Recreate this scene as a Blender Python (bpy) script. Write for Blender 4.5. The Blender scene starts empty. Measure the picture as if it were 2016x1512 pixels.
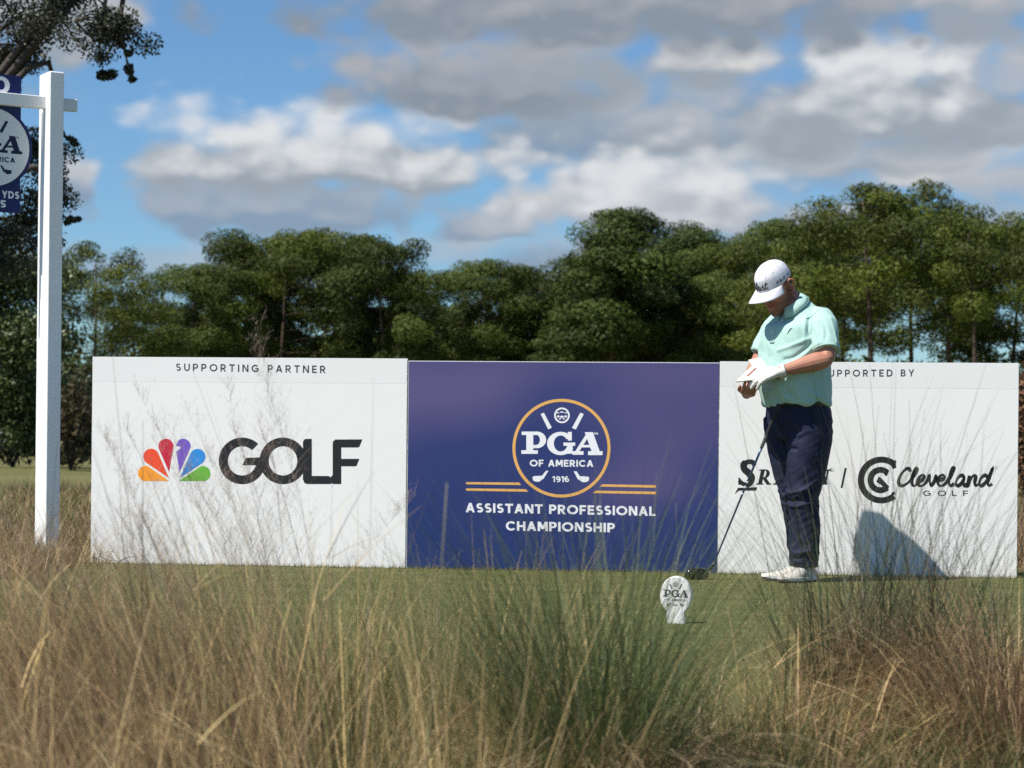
import bpy, math, random
import numpy as np
from mathutils import Vector, Matrix, noise
from mathutils.bvhtree import BVHTree

S = bpy.context.scene
COL = S.collection
R = math.radians
random.seed(7)
rng = np.random.default_rng(11)

# ------------------------------------------------------------------ camera
F = 4265.0            # focal length in photo pixels (2016 wide)
HC = 0.69             # camera height above the tee
ROLL = 0.0105
HOR = 886.0           # horizon row at the middle of the photo
C0 = Vector((0, 0, HC))
CR = Vector((math.cos(ROLL), 0, math.sin(ROLL)))
CU = Vector((-math.sin(ROLL), 0, math.cos(ROLL)))
cam_d = bpy.data.cameras.new("camera")
cam = bpy.data.objects.new("camera", cam_d)
COL.objects.link(cam)
cam.matrix_world = Matrix(((CR.x, CU.x, 0, 0), (0, 0, -1, 0), (CR.z, CU.z, 0, HC), (0, 0, 0, 1)))
cam_d.sensor_width = 36.0
cam_d.lens = 36.0 * F / 2016.0
cam_d.shift_y = (HOR - 756.0) / 2016.0
cam_d.clip_start = 0.05
cam_d.clip_end = 5000
cam_d.dof.use_dof = True
cam_d.dof.focus_distance = 10.7
cam_d.dof.aperture_fstop = 5.6
S.camera = cam
S.render.resolution_x, S.render.resolution_y = 1024, 768

# ------------------------------------------------------------------ light
SUNV = Vector((0.785, 0.52, -1.39)).normalized()      # the way the light travels
SUN_EL = math.asin(-SUNV.z)
SUN_ROT = math.atan2(-SUNV.x, -SUNV.y)
sun_d = bpy.data.lights.new("sun", 'SUN')
sun_d.energy = 4.6
sun_d.angle = R(0.5)
sun_d.color = (1.0, 0.95, 0.87)
sun = bpy.data.objects.new("sun", sun_d)
COL.objects.link(sun)
sun.location = (-20, -15, 40)
sun.rotation_euler = SUNV.to_track_quat('-Z', 'Y').to_euler()
S.view_settings.view_transform = 'Standard'
S.view_settings.look = 'None'
S.view_settings.exposure = 0.64
S.view_settings.gamma = 1.0
S.cycles.use_denoising = False
S.cycles.denoiser = 'OPENIMAGEDENOISE'
S.cycles.max_bounces = 6
S.cycles.transparent_max_bounces = 6

# ------------------------------------------------------------------ sky with clouds
def build_world():
    w = bpy.data.worlds.new("World")
    S.world = w
    w.use_nodes = True
    nt = w.node_tree
    nt.nodes.clear()
    N = nt.nodes.new
    Lk = nt.links.new

    def math_(tree, op, a, b=None, c=None, clamp=False):
        n = tree.nodes.new('ShaderNodeMath')
        n.operation = op
        n.use_clamp = clamp
        for i, v in enumerate((a, b, c)):
            if v is None:
                continue
            if isinstance(v, (int, float)):
                n.inputs[i].default_value = v
            else:
                tree.links.new(v, n.inputs[i])
        return n.outputs[0]

    # one cloud: soft flattened heap, round above and flat below
    g = bpy.data.node_groups.new("cloud_heap", 'ShaderNodeTree')
    for nm, ty in (("U", 'NodeSocketFloat'), ("V", 'NodeSocketFloat'), ("Edge", 'NodeSocketFloat'), ("Relief", 'NodeSocketFloat'),
                   ("Color", 'NodeSocketColor'), ("cu", 'NodeSocketFloat'), ("cv", 'NodeSocketFloat'), ("ru", 'NodeSocketFloat'),
                   ("rt", 'NodeSocketFloat'), ("rb", 'NodeSocketFloat'), ("soft", 'NodeSocketFloat'), ("amt", 'NodeSocketFloat'),
                   ("Top", 'NodeSocketColor'), ("Base", 'NodeSocketColor')):
        g.interface.new_socket(name=nm, in_out='INPUT', socket_type=ty)
    g.interface.new_socket(name="Color", in_out='OUTPUT', socket_type='NodeSocketColor')
    gi = g.nodes.new('NodeGroupInput')
    go = g.nodes.new('NodeGroupOutput')
    I = gi.outputs
    du = math_(g, 'DIVIDE', math_(g, 'SUBTRACT', I["U"], I["cu"]), I["ru"])
    dv = math_(g, 'SUBTRACT', I["V"], I["cv"])
    up = math_(g, 'DIVIDE', math_(g, 'MAXIMUM', dv, 0.0), I["rt"])
    dn = math_(g, 'DIVIDE', math_(g, 'MINIMUM', dv, 0.0), I["rb"])
    vv = math_(g, 'ADD', up, dn)
    d2 = math_(g, 'ADD', math_(g, 'MULTIPLY', du, du), math_(g, 'MULTIPLY', vv, vv))
    m = math_(g, 'ADD', math_(g, 'SUBTRACT', 1.0, math_(g, 'SQRT', d2)), I["Edge"])
    mr = g.nodes.new('ShaderNodeMapRange')
    mr.interpolation_type = 'SMOOTHSTEP'
    g.links.new(m, mr.inputs[0])
    mr.inputs[1].default_value = 0.0
    g.links.new(I["soft"], mr.inputs[2])
    al = math_(g, 'MULTIPLY', mr.outputs[0], I["amt"], clamp=True)
    tone = g.nodes.new('ShaderNodeMapRange')
    tone.interpolation_type = 'SMOOTHSTEP'
    g.links.new(math_(g, 'ADD', vv, I["Relief"]), tone.inputs[0])
    tone.inputs[1].default_value = -0.55
    tone.inputs[2].default_value = 0.80
    mx = g.nodes.new('ShaderNodeMix'); mx.data_type = 'RGBA'
    g.links.new(tone.outputs[0], mx.inputs[0]); g.links.new(I["Base"], mx.inputs[6]); g.links.new(I["Top"], mx.inputs[7])
    ov = g.nodes.new('ShaderNodeMix'); ov.data_type = 'RGBA'
    g.links.new(al, ov.inputs[0]); g.links.new(I["Color"], ov.inputs[6]); g.links.new(mx.outputs[2], ov.inputs[7])
    g.links.new(ov.outputs[2], go.inputs[0])

    tc = N('ShaderNodeTexCoord')
    sep = N('ShaderNodeSeparateXYZ')
    Lk(tc.outputs['Generated'], sep.inputs[0])
    x, y, z = sep.outputs
    U0 = math_(nt, 'ARCTAN2', x, y)
    V0 = math_(nt, 'ARCSINE', z)
    comb = N('ShaderNodeCombineXYZ')
    Lk(U0, comb.inputs[0]); Lk(math_(nt, 'MULTIPLY', V0, 1.55), comb.inputs[1])

    def nz(scale, detail, rough, off=(0, 0, 0), dist=0.0):
        mp = N('ShaderNodeMapping')
        Lk(comb.outputs[0], mp.inputs[0])
        mp.inputs['Location'].default_value = off
        n = N('ShaderNodeTexNoise')
        Lk(mp.outputs[0], n.inputs['Vector'])
        n.inputs['Scale'].default_value = scale
        n.inputs['Detail'].default_value = detail
        n.inputs['Roughness'].default_value = rough
        n.inputs['Distortion'].default_value = dist
        return n.outputs[0]
    wu = math_(nt, 'MULTIPLY', math_(nt, 'SUBTRACT', nz(22, 3, .5, (3, 1, 0)), .5), .022)
    wv = math_(nt, 'MULTIPLY', math_(nt, 'SUBTRACT', nz(22, 3, .5, (9, 5, 0)), .5), .012)
    U = math_(nt, 'ADD', U0, wu)
    V = math_(nt, 'ADD', V0, wv)
    n0 = nz(30, 4, .46, (1, 2, 0), .15)
    n1 = nz(30, 4, .46, (1.006, 1.991, 0), .15)
    edge = math_(nt, 'MULTIPLY', math_(nt, 'SUBTRACT', n0, .5), .70)
    def puff(off):
        mp = N('ShaderNodeMapping'); Lk(comb.outputs[0], mp.inputs[0]); mp.inputs['Location'].default_value = off
        ad = N('ShaderNodeVectorMath'); ad.operation = 'ADD'; Lk(mp.outputs[0], ad.inputs[0])
        cw = N('ShaderNodeCombineXYZ'); Lk(wu, cw.inputs[0]); Lk(wv, cw.inputs[1]); Lk(cw.outputs[0], ad.inputs[1])
        v = N('ShaderNodeTexVoronoi'); v.voronoi_dimensions = '2D'; v.feature = 'SMOOTH_F1'; v.inputs['Scale'].default_value = 32
        v.inputs['Detail'].default_value = 1.5; v.inputs['Roughness'].default_value = .45; v.inputs['Smoothness'].default_value = .6
        Lk(ad.outputs[0], v.inputs['Vector']); return v.outputs['Distance']
    p0, p1 = puff((0, 0, 0)), puff((.004, -.008, 0))
    edge = math_(nt, 'ADD', edge, math_(nt, 'MULTIPLY', math_(nt, 'SUBTRACT', .76, p0), .75))
    relief = math_(nt, 'ADD', math_(nt, 'MULTIPLY', math_(nt, 'SUBTRACT', n0, n1), 1.3),
                   math_(nt, 'ADD', math_(nt, 'MULTIPLY', math_(nt, 'SUBTRACT', p1, p0), 1.0), math_(nt, 'MULTIPLY', math_(nt, 'SUBTRACT', n0, .5), .32)))
    sky = N('ShaderNodeTexSky')
    sky.sky_type = 'NISHITA'
    sky.sun_disc = False
    sky.sun_elevation = SUN_EL
    sky.sun_rotation = SUN_ROT
    sky.altitude = 10
    sky.air_density = 1.0
    sky.dust_density = 0.25
    sky.ozone_density = 3.0
    tint = N('ShaderNodeMix'); tint.data_type = 'RGBA'; tint.blend_type = 'MULTIPLY'
    tint.inputs[0].default_value = 1.0
    tint.inputs[7].default_value = SKY_TINT
    Lk(sky.outputs[0], tint.inputs[6])
    cur = tint.outputs[2]
    # px, py (centre, base line), half width, height up, depth down (photo pixels), soft, amount, top grey, base grey
    K = CLOUD_K
    for (px, py, rw, ht, hb, soft, amt, top, base) in CLOUDS:
        n = N('ShaderNodeGroup'); n.node_tree = g
        Lk(U, n.inputs["U"]); Lk(V, n.inputs["V"]); Lk(edge, n.inputs["Edge"]); Lk(relief, n.inputs["Relief"])
        Lk(cur, n.inputs["Color"])
        n.inputs["cu"].default_value = (px - 1008) / F
        n.inputs["cv"].default_value = (HOR - py) / F
        n.inputs["ru"].default_value = rw / F
        n.inputs["rt"].default_value = ht / F
        n.inputs["rb"].default_value = hb / F
        n.inputs["soft"].default_value = soft
        n.inputs["amt"].default_value = amt
        n.inputs["Top"].default_value = (top[0] * K, top[1] * K, top[2] * K, 1)
        n.inputs["Base"].default_value = (base[0] * K, base[1] * K, base[2] * K, 1)
        cur = n.outputs[0]
    bg = N('ShaderNodeBackground')
    bg.inputs[1].default_value = SKY_STRENGTH
    out = N('ShaderNodeOutputWorld')
    Lk(cur, bg.inputs[0])
    Lk(bg.outputs[0], out.inputs[0])

SKY_STRENGTH = 0.10
SKY_TINT = (0.45, 0.62, 0.75, 1)
CLOUD_K = 6.6
WH = (.72, .74, .76); LG = (.43, .47, .53); MG = (.32, .37, .43); DG = (.25, .295, .355); BL = (.24, .32, .43)
CLOUDS = [
    # thin grey veil behind everything on the right, pale banks near the tree line
    (1480, 300, 720, 330, 260, .95, .85, (.36, .41, .48), BL),
    (420, 545, 560, 70, 60, .9, .6, LG, BL),
    (1150, 520, 560, 90, 60, .9, .9, LG, BL),
    (1750, 520, 460, 140, 60, .9, .95, LG, BL),
    (520, 425, 360, 95, 60, .55, .9, (.38, .42, .48), BL),
    (150, 395, 75, 60, 40, .6, .9, (.52, .53, .56), BL),
    (940, 460, 120, 45, 22, .7, .9, LG, BL),
    # middle
    (1140, 290, 380, 120, 60, .7, .85, MG, BL),
    (1330, 275, 190, 100, 60, .6, .95, LG, MG),
    (620, 352, 470, 155, 42, .64, 1.0, WH, MG),
    (1060, 410, 130, 60, 34, .7, 1.0, (.58, .58, .58), LG),
    (1320, 415, 380, 150, 50, .62, 1.0, WH, LG),
    (1830, 350, 280, 80, 40, .7, 1.0, (.64, .65, .65), LG),
    (1700, 320, 340, 70, 40, .7, .8, LG, MG),
    (1560, 270, 150, 140, 60, .7, 1.0, LG, MG),
    (1890, 255, 300, 190, 55, .65, 1.0, LG, MG),
    (1715, 228, 220, 200, 60, .62, 1.0, WH, MG),
    # upper
    (900, 190, 310, 135, 60, .65, 1.0, (.40, .42, .46), DG),
    (1060, 140, 300, 110, 60, .7, 1.0, (.40, .42, .46), MG),
    (1385, 140, 150, 85, 48, .65, 1.0, (.66, .66, .66), MG),
    (1260, 20, 960, 150, 95, .60, 1.0, (.40, .42, .46), DG),
    (1900, 30, 150, 110, 80, .55, .95, (.50, .50, .52), MG),
    (120, 70, 190, 130, 120, .7, .95, (.52, .53, .55), MG),
    (330, -30, 190, 70, 45, .6, .95, (.52, .53, .55), MG),
    # beyond the frame: more of the same heaps, left, right and overhead
    (-900, 300, 700, 260, 90, .65, 1.0, WH, MG), (-2600, 420, 900, 330, 90, .65, 1.0, WH, MG),
    (-1500, -500, 1200, 400, 200, .65, 1.0, LG, DG), (3100, 300, 800, 300, 90, .65, 1.0, WH, MG),
    (900, -900, 1500, 500, 250, .6, 1.0, LG, MG), (4300, -300, 1500, 500, 200, .6, 1.0, LG, DG),
]
build_world()

# ------------------------------------------------------------------ helpers
def W(px, py, d):
    a = (px - 1008.0) / F
    b = (HOR - py) / F
    return C0 + (CR * a + CU * b + Vector((0, 1, 0))) * d

def on_plane(px, py, p0, n):
    a = (px - 1008.0) / F
    b = (HOR - py) / F
    d = CR * a + CU * b + Vector((0, 1, 0))
    t = (p0 - C0).dot(n) / d.dot(n)
    return C0 + d * t

def lin(r, g, b):
    f = lambda c: (c / 12.92 if c <= .04045 else ((c + .055) / 1.055) ** 2.4)
    return (f(r / 255), f(g / 255), f(b / 255), 1.0)

def link(name, me, parent=None, mats=()):
    o = bpy.data.objects.new(name, me)
    for m in (mats if isinstance(mats, (list, tuple)) else (mats,)):
        me.materials.append(m)
    COL.objects.link(o)
    if parent is not None:
        o.parent = parent
    return o

def tag(o, label, cat, group=None, kind=None):
    if label: o["label"] = label
    if cat: o["category"] = cat
    if group: o["group"] = group
    if kind: o["kind"] = kind
    return o

def empty(name, loc, label, cat, group=None):
    o = bpy.data.objects.new(name, None)
    o.empty_display_size = .2
    COL.objects.link(o)
    o.location = loc
    return tag(o, label, cat, group)

class MB:
    """collects shapes into one mesh"""
    def __init__(s):
        s.v, s.f, s.m = [], [], []
    def poly(s, pts, mi=0):
        b = len(s.v)
        s.v += [tuple(p) for p in pts]
        s.f.append(tuple(range(b, b + len(pts)))); s.m.append(mi)
    def box(s, cx, cy, cz, sx, sy, sz, M=None, mi=0):
        b = len(s.v)
        for dx in (-.5, .5):
            for dy in (-.5, .5):
                for dz in (-.5, .5):
                    p = Vector((cx + dx * sx, cy + dy * sy, cz + dz * sz))
                    s.v.append(tuple(M @ p if M else p))
        for q in ((0, 1, 3, 2), (4, 6, 7, 5), (0, 4, 5, 1), (2, 3, 7, 6), (0, 2, 6, 4), (1, 5, 7, 3)):
            s.f.append(tuple(b + i for i in q)); s.m.append(mi)
    def rings(s, rings, cap=True, mi=0, closed=True):
        b = len(s.v); n = len(rings[0])
        for r in rings:
            s.v += [tuple(p) for p in r]
        for i in range(len(rings) - 1):
            for j in range(n if closed else n - 1):
                k = (j + 1) % n
                s.f.append((b + i * n + j, b + i * n + k, b + (i + 1) * n + k, b + (i + 1) * n + j)); s.m.append(mi)
        if cap:
            for i, fl in ((0, True), (len(rings) - 1, False)):
                c = sum((Vector(p) for p in rings[i]), Vector()) / n
                s.v.append(tuple(c)); ci = len(s.v) - 1
                for j in range(n):
                    k = (j + 1) % n
                    a, d = b + i * n + j, b + i * n + k
                    s.f.append((d, a, ci) if fl else (a, d, ci)); s.m.append(mi)
    def tube(s, pts, rad, n=10, ref=None, flat=1.0, mi=0):
        pts = [Vector(p) for p in pts]
        ref = Vector(ref) if ref is not None else Vector((0, 0, 1))
        if not isinstance(rad, (list, tuple)): rad = [rad] * len(pts)
        rs = []
        for i, p in enumerate(pts):
            t = (pts[min(i + 1, len(pts) - 1)] - pts[max(i - 1, 0)]).normalized()
            a = t.cross(ref)
            if a.length < 1e-3: a = t.cross(Vector((1, 0, 0)))
            a.normalize(); c = t.cross(a)
            r = rad[i]
            rs.append([p + a * (r * math.cos(2 * math.pi * k / n)) + c * (r * flat * math.sin(2 * math.pi * k / n)) for k in range(n)])
        s.rings(rs, True, mi)
    def capsule(s, pts, rad, n=10, ref=None, flat=1.0):
        """tube with rounded ends"""
        pts = [Vector(p) for p in pts]; rad = list(rad) if isinstance(rad, (list, tuple)) else [rad] * len(pts)
        t0 = (pts[0] - pts[1]).normalized(); t1 = (pts[-1] - pts[-2]).normalized()
        P = [pts[0] + t0 * rad[0] * k for k in (.95, .7, .35)] + pts + [pts[-1] + t1 * rad[-1] * k for k in (.35, .7, .95)]
        Rr = [rad[0] * k for k in (.3, .71, .93)] + rad + [rad[-1] * k for k in (.93, .71, .3)]
        s.tube(P, Rr, n, ref, flat)
    def ball(s, c, rx, ry, rz, M=None, nu=14, nv=9):
        c = Vector(c); rs = []
        for i in range(1, nv):
            a = math.pi * i / nv - math.pi / 2
            rs.append([c + (M @ Vector((rx * math.cos(a) * math.cos(2 * math.pi * k / nu), ry * math.cos(a) * math.sin(2 * math.pi * k / nu), rz * math.sin(a)))
                            if M else Vector((rx * math.cos(a) * math.cos(2 * math.pi * k / nu), ry * math.cos(a) * math.sin(2 * math.pi * k / nu), rz * math.sin(a)))) for k in range(nu)])
        s.rings(rs)
    def mesh(s, name, smooth=False):
        me = bpy.data.meshes.new(name)
        me.from_pydata(s.v, [], s.f)
        if any(s.m): me.polygons.foreach_set('material_index', s.m)
        if smooth: me.polygons.foreach_set('use_smooth', [True] * len(me.polygons))
        me.update()
        return me
    def build(s, name, mats, parent=None, smooth=False):
        return link(name, s.mesh(name, smooth), parent, mats)

def np_mesh(name, V, Q, col=None, smooth=False):
    """big mesh from arrays: V (n,3), Q (m,3 or 4), col (n,3)"""
    me = bpy.data.meshes.new(name)
    k = Q.shape[1]
    me.vertices.add(len(V)); me.vertices.foreach_set('co', V.astype(np.float32).ravel())
    me.loops.add(Q.size); me.loops.foreach_set('vertex_index', Q.astype(np.int32).ravel())
    me.polygons.add(len(Q)); me.polygons.foreach_set('loop_start', np.arange(0, Q.size, k, dtype=np.int32))
    if smooth: me.polygons.foreach_set('use_smooth', np.ones(len(Q), dtype=bool))
    if col is not None:
        at = me.color_attributes.new('Col', 'FLOAT_COLOR', 'POINT')
        c4 = np.ones((len(V), 4), dtype=np.float32); c4[:, :3] = col
        at.data.foreach_set('color', c4.ravel())
    me.update(calc_edges=True)
    return me

def remesh(mb, voxel, smooth=4, dec=None):
    me = mb.mesh("tmp")
    o = bpy.data.objects.new("tmp", me); COL.objects.link(o)
    m = o.modifiers.new("r", 'REMESH'); m.mode = 'VOXEL'; m.voxel_size = voxel; m.use_smooth_shade = True
    if smooth:
        sm = o.modifiers.new("s", 'SMOOTH'); sm.factor = .5; sm.iterations = smooth
    dg = bpy.context.evaluated_depsgraph_get(); dg.update()
    out = bpy.data.meshes.new_from_object(o.evaluated_get(dg))
    bpy.data.objects.remove(o); bpy.data.meshes.remove(me)
    out.polygons.foreach_set('use_smooth', [True] * len(out.polygons))
    return out

def mesh_np(me):
    n = len(me.vertices)
    co = np.empty(n * 3, np.float32); me.vertices.foreach_get('co', co)
    no = np.empty(n * 3, np.float32); me.vertices.foreach_get('normal', no)
    return co.reshape(-1, 3), no.reshape(-1, 3)

def set_col(me, col):
    at = me.color_attributes.new('Col', 'FLOAT_COLOR', 'POINT')
    c4 = np.ones((len(me.vertices), 4), dtype=np.float32); c4[:, :3] = col
    at.data.foreach_set('color', c4.ravel())

# ------------------------------------------------------------------ materials
def mat(name, color, rough=.6, spec=.5, metal=0., bump=None, vary=None, attr=False, coat=0., transl=0., sheen=0.):
    """principled; bump=(scale, strength, dist), vary=(scale, amount) mottles the colour, attr = colour from Col"""
    m = bpy.data.materials.new(name); m.use_nodes = True
    nt = m.node_tree; p = nt.nodes['Principled BSDF']; L = nt.links.new
    p.inputs['Roughness'].default_value = rough
    p.inputs['Specular IOR Level'].default_value = spec
    p.inputs['Metallic'].default_value = metal
    p.inputs['Coat Weight'].default_value = coat
    p.inputs['Sheen Weight'].default_value = sheen
    if attr:
        a = nt.nodes.new('ShaderNodeAttribute'); a.attribute_name = 'Col'; cs = a.outputs['Color']
    else:
        a = nt.nodes.new('ShaderNodeRGB'); a.outputs[0].default_value = tuple(color[:3]) + (1,); cs = a.outputs[0]
    tc = nt.nodes.new('ShaderNodeTexCoord')
    if vary:
        n = nt.nodes.new('ShaderNodeTexNoise'); n.inputs['Scale'].default_value = vary[0]; n.inputs['Detail'].default_value = 6
        n.inputs['Roughness'].default_value = .6
        L(tc.outputs['Object'], n.inputs['Vector'])
        mr = nt.nodes.new('ShaderNodeMapRange'); L(n.outputs[0], mr.inputs[0])
        mr.inputs[1].default_value = .25; mr.inputs[2].default_value = .75
        mr.inputs[3].default_value = 1 - vary[1]; mr.inputs[4].default_value = 1 + vary[1]
        mx = nt.nodes.new('ShaderNodeVectorMath'); mx.operation = 'SCALE'
        L(cs, mx.inputs[0]); L(mr.outputs[0], mx.inputs['Scale']); cs = mx.outputs[0]
    L(cs, p.inputs['Base Color'])
    if bump:
        n = nt.nodes.new('ShaderNodeTexNoise'); n.inputs['Scale'].default_value = bump[0]; n.inputs['Detail'].default_value = 5
        L(tc.outputs['Object'], n.inputs['Vector'])
        b = nt.nodes.new('ShaderNodeBump'); b.inputs['Strength'].default_value = bump[1]; b.inputs['Distance'].default_value = bump[2]
        L(n.outputs[0], b.inputs['Height']); L(b.outputs[0], p.inputs['Normal'])
    if transl:
        t = nt.nodes.new('ShaderNodeBsdfTranslucent'); L(cs, t.inputs[0])
        ms = nt.nodes.new('ShaderNodeMixShader'); ms.inputs[0].default_value = transl
        L(p.outputs[0], ms.inputs[1]); L(t.outputs[0], ms.inputs[2])
        L(ms.outputs[0], nt.nodes['Material Output'].inputs[0])
    return m

M_WHITE = mat("white_board_print", (.82, .81, .785), .45, .4, vary=(1.2, .02), bump=(2.2, .10, .02))
M_HEAD = mat("grey_header_print", (.79, .782, .765), .45, .4, vary=(1.2, .02))
M_DARK = mat("charcoal_print", (.018, .019, .021), .5, .3)
M_SLATE = mat("slate_print", (.045, .048, .065), .5, .3)
M_GOLD = mat("gold_print", lin(226, 172, 98), .5, .3)
M_PWHITE = mat("white_print", (.82, .82, .84), .5, .3)
M_NAVYPRINT = mat("navy_ink_print", (.012, .017, .055), .5, .3)
M_POST = mat("white_painted_timber", (.80, .80, .78), .5, .4, bump=(60, .12, .002), vary=(5, .03))
M_NAVYSIGN = mat("navy_sign_panel", lin(20, 30, 88), .4, .4, vary=(4, .06))
M_EDGE = mat("white_foam_edge", (.75, .75, .75), .6)
M_LEAFY = mat("pine_needles", None, .6, .25, attr=True, transl=.15)
M_BARK = mat("pine_bark", (.085, .058, .042), .9, .2, bump=(9, .9, .05), vary=(6, .4))
M_GRASS = mat("grass_blades", None, .55, .35, attr=True, transl=.28)
M_DRY = mat("dry_stems", None, .65, .25, attr=True, transl=.22)
# ------------------------------------------------------------------ ground
def smooth01(t):
    t = max(0., min(1., t)); return t * t * (3 - 2 * t)
TEE_L = -2.9          # the tee stops left of the boards
def gz(x, y):
    z = -.62 * (1 - smooth01((y - 3.2) / 3.9))
    z += .02 * math.sin(x * .9 + 1) * smooth01((y - 15) / 6)
    z += .05 * math.sin(x * .31) * math.sin(y * .23) * smooth01((y - 18) / 15)
    return z

def build_ground():
    ys = list(np.concatenate([np.linspace(-30, 2, 12), np.linspace(2.4, 16, 60), np.linspace(17, 40, 24), np.geomspace(44, 3000, 30)]))
    xs = list(np.concatenate([-np.geomspace(3000, 14, 26), np.linspace(-12, 12, 49), np.geomspace(14, 3000, 26)]))
    V = np.array([(x, y, gz(x, y)) for y in ys for x in xs], dtype=np.float32)
    nx = len(xs); Q = []
    for j in range(len(ys) - 1):
        for i in range(nx - 1):
            a = j * nx + i
            Q.append((a, a + 1, a + nx + 1, a + nx))
    m = bpy.data.materials.new("mown_turf"); m.use_nodes = True
    nt = m.node_tree; p = nt.nodes['Principled BSDF']; L = nt.links.new
    p.inputs['Roughness'].default_value = .85; p.inputs['Specular IOR Level'].default_value = .2
    geo = nt.nodes.new('ShaderNodeNewGeometry')
    def nz(s, d=5, r=.6, vec=(1, 1, 1)):
        mp = nt.nodes.new('ShaderNodeMapping'); L(geo.outputs['Position'], mp.inputs[0]); mp.inputs['Scale'].default_value = vec
        n = nt.nodes.new('ShaderNodeTexNoise'); n.inputs['Scale'].default_value = s; n.inputs['Detail'].default_value = d
        n.inputs['Roughness'].default_value = r; L(mp.outputs[0], n.inputs['Vector']); return n.outputs[0]
    def ramp(fac, stops):
        r = nt.nodes.new('ShaderNodeValToRGB'); L(fac, r.inputs[0])
        while len(r.color_ramp.elements) < len(stops): r.color_ramp.elements.new(.5)
        for e, (t, c) in zip(r.color_ramp.elements, stops): e.position = t; e.color = tuple(c) + (1,)
        return r.outputs[0]
    def mix(f, a, b):
        mm = nt.nodes.new('ShaderNodeMix'); mm.data_type = 'RGBA'
        if isinstance(f, float): mm.inputs[0].default_value = f
        else: L(f, mm.inputs[0])
        L(a, mm.inputs[6]); L(b, mm.inputs[7]); return mm.outputs[2]
    tee = ramp(nz(3.4, 8, .75, (1, 1.6, 1)), [(.30, (.042, .055, .014)), (.5, (.100, .108, .030)), (.72, (.20, .175, .075))])
    fine = ramp(nz(95, 3, .7, (1, .6, 1)), [(.3, (.030, .036, .010)), (.55, (.105, .112, .034)), (.8, (.20, .185, .08))])
    teec = mix(.5, tee, fine)
    rough = ramp(nz(.9, 8, .7), [(.3, (.075, .078, .022)), (.5, (.125, .112, .042)), (.75, (.17, .125, .065))])
    rough = mix(.45, rough, ramp(nz(14, 6, .75), [(.3, (.035, .036, .014)), (.7, (.19, .16, .08))]))
    sep = nt.nodes.new('ShaderNodeSeparateXYZ'); L(geo.outputs['Position'], sep.inputs[0])
    def mrange(v, a, b):
        mr = nt.nodes.new('ShaderNodeMapRange'); mr.interpolation_type = 'SMOOTHSTEP'
        if v is not None: L(v, mr.inputs[0])
        mr.inputs[1].default_value = a; mr.inputs[2].default_value = b; return mr.outputs[0]
    def mul(a, b):
        q = nt.nodes.new('ShaderNodeMath'); q.operation = 'MULTIPLY'; L(a, q.inputs[0]); L(b, q.inputs[1]); return q.outputs[0]
    mask = mul(mul(mrange(sep.outputs[0], TEE_L - .3, TEE_L), mrange(sep.outputs[1], 4.4, 5.6)), mrange(sep.outputs[1], 17.0, 16.0))
    far = ramp(nz(.12, 6, .6), [(.3, (.095, .098, .030)), (.6, (.135, .128, .048))])
    base = mix(mrange(sep.outputs[1], 18, 45), mix(mask, rough, teec), far)
    L(base, p.inputs['Base Color'])
    b = nt.nodes.new('ShaderNodeBump'); b.inputs['Strength'].default_value = .7; b.inputs['Distance'].default_value = .02
    L(nz(60, 4, .7), b.inputs['Height']); L(b.outputs[0], p.inputs['Normal'])
    me = np_mesh("ground", V, np.array(Q), smooth=True)
    tag(link("ground", me, None, m), None, None, kind="structure")
build_ground()

# ------------------------------------------------------------------ grass blades
def blades(base, phi, length, tilt0, bend, width, color, seg=4, tipw=.15, twist=None, tipcol=None):
    """arrays -> ribbon quads. base (n,3); phi heading; tilt0 start angle from vertical; bend extra angle at the tip"""
    n = len(base)
    t = np.linspace(0, 1, seg + 1)
    pts = np.zeros((n, seg + 1, 3)); pts[:, 0] = base
    h = np.stack([np.cos(phi), np.sin(phi), np.zeros(n)], 1)
    for k in range(seg):
        ang = tilt0 + bend * ((t[k] + t[k + 1]) / 2) ** 1.5
        step = (length / seg)[:, None]
        pts[:, k + 1] = pts[:, k] + step * (h * np.sin(ang)[:, None] + np.array([0, 0, 1.]) * np.cos(ang)[:, None])
    if twist is None: twist = rng.uniform(0, math.pi, n)
    side = np.stack([-np.sin(phi) * np.cos(twist) + np.cos(phi) * np.sin(twist) * .6,
                     np.cos(phi) * np.cos(twist) + np.sin(phi) * np.sin(twist) * .6, np.sin(twist) * .15], 1)
    wt = (1 - (1 - tipw) * t ** 1.6)
    off = side[:, None, :] * (width[:, None] * wt[None, :])[:, :, None] * .5
    V = np.stack([pts - off, pts + off], 2).reshape(n, -1, 3)
    i = np.arange(seg)
    q = np.stack([2 * i, 2 * i + 1, 2 * i + 3, 2 * i + 2], 1)
    Q = (q[None] + (np.arange(n) * 2 * (seg + 1))[:, None, None]).reshape(-1, 4)
    tc = color if tipcol is None else tipcol
    c = color[:, None, :] * (1 - t)[None, :, None] + tc[:, None, :] * t[None, :, None]
    c = np.repeat(c, 2, axis=1)
    return V.reshape(-1, 3), Q, c.reshape(-1, 3), pts

class Field:
    def __init__(s): s.V, s.Q, s.C, s.n = [], [], [], 0
    def add(s, V, Q, C):
        s.V.append(V); s.Q.append(Q + s.n); s.C.append(C); s.n += len(V)
    def build(s, name, m, parent=None):
        return link(name, np_mesh(name, np.concatenate(s.V), np.concatenate(s.Q), np.concatenate(s.C)), parent, m)

def pal(n, cols, jit=.22):
    c = np.array(cols)[rng.integers(0, len(cols), n)]
    return c * rng.uniform(1 - jit, 1 + jit, (n, 1)) * rng.uniform(.94, 1.06, (n, 3))

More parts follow.
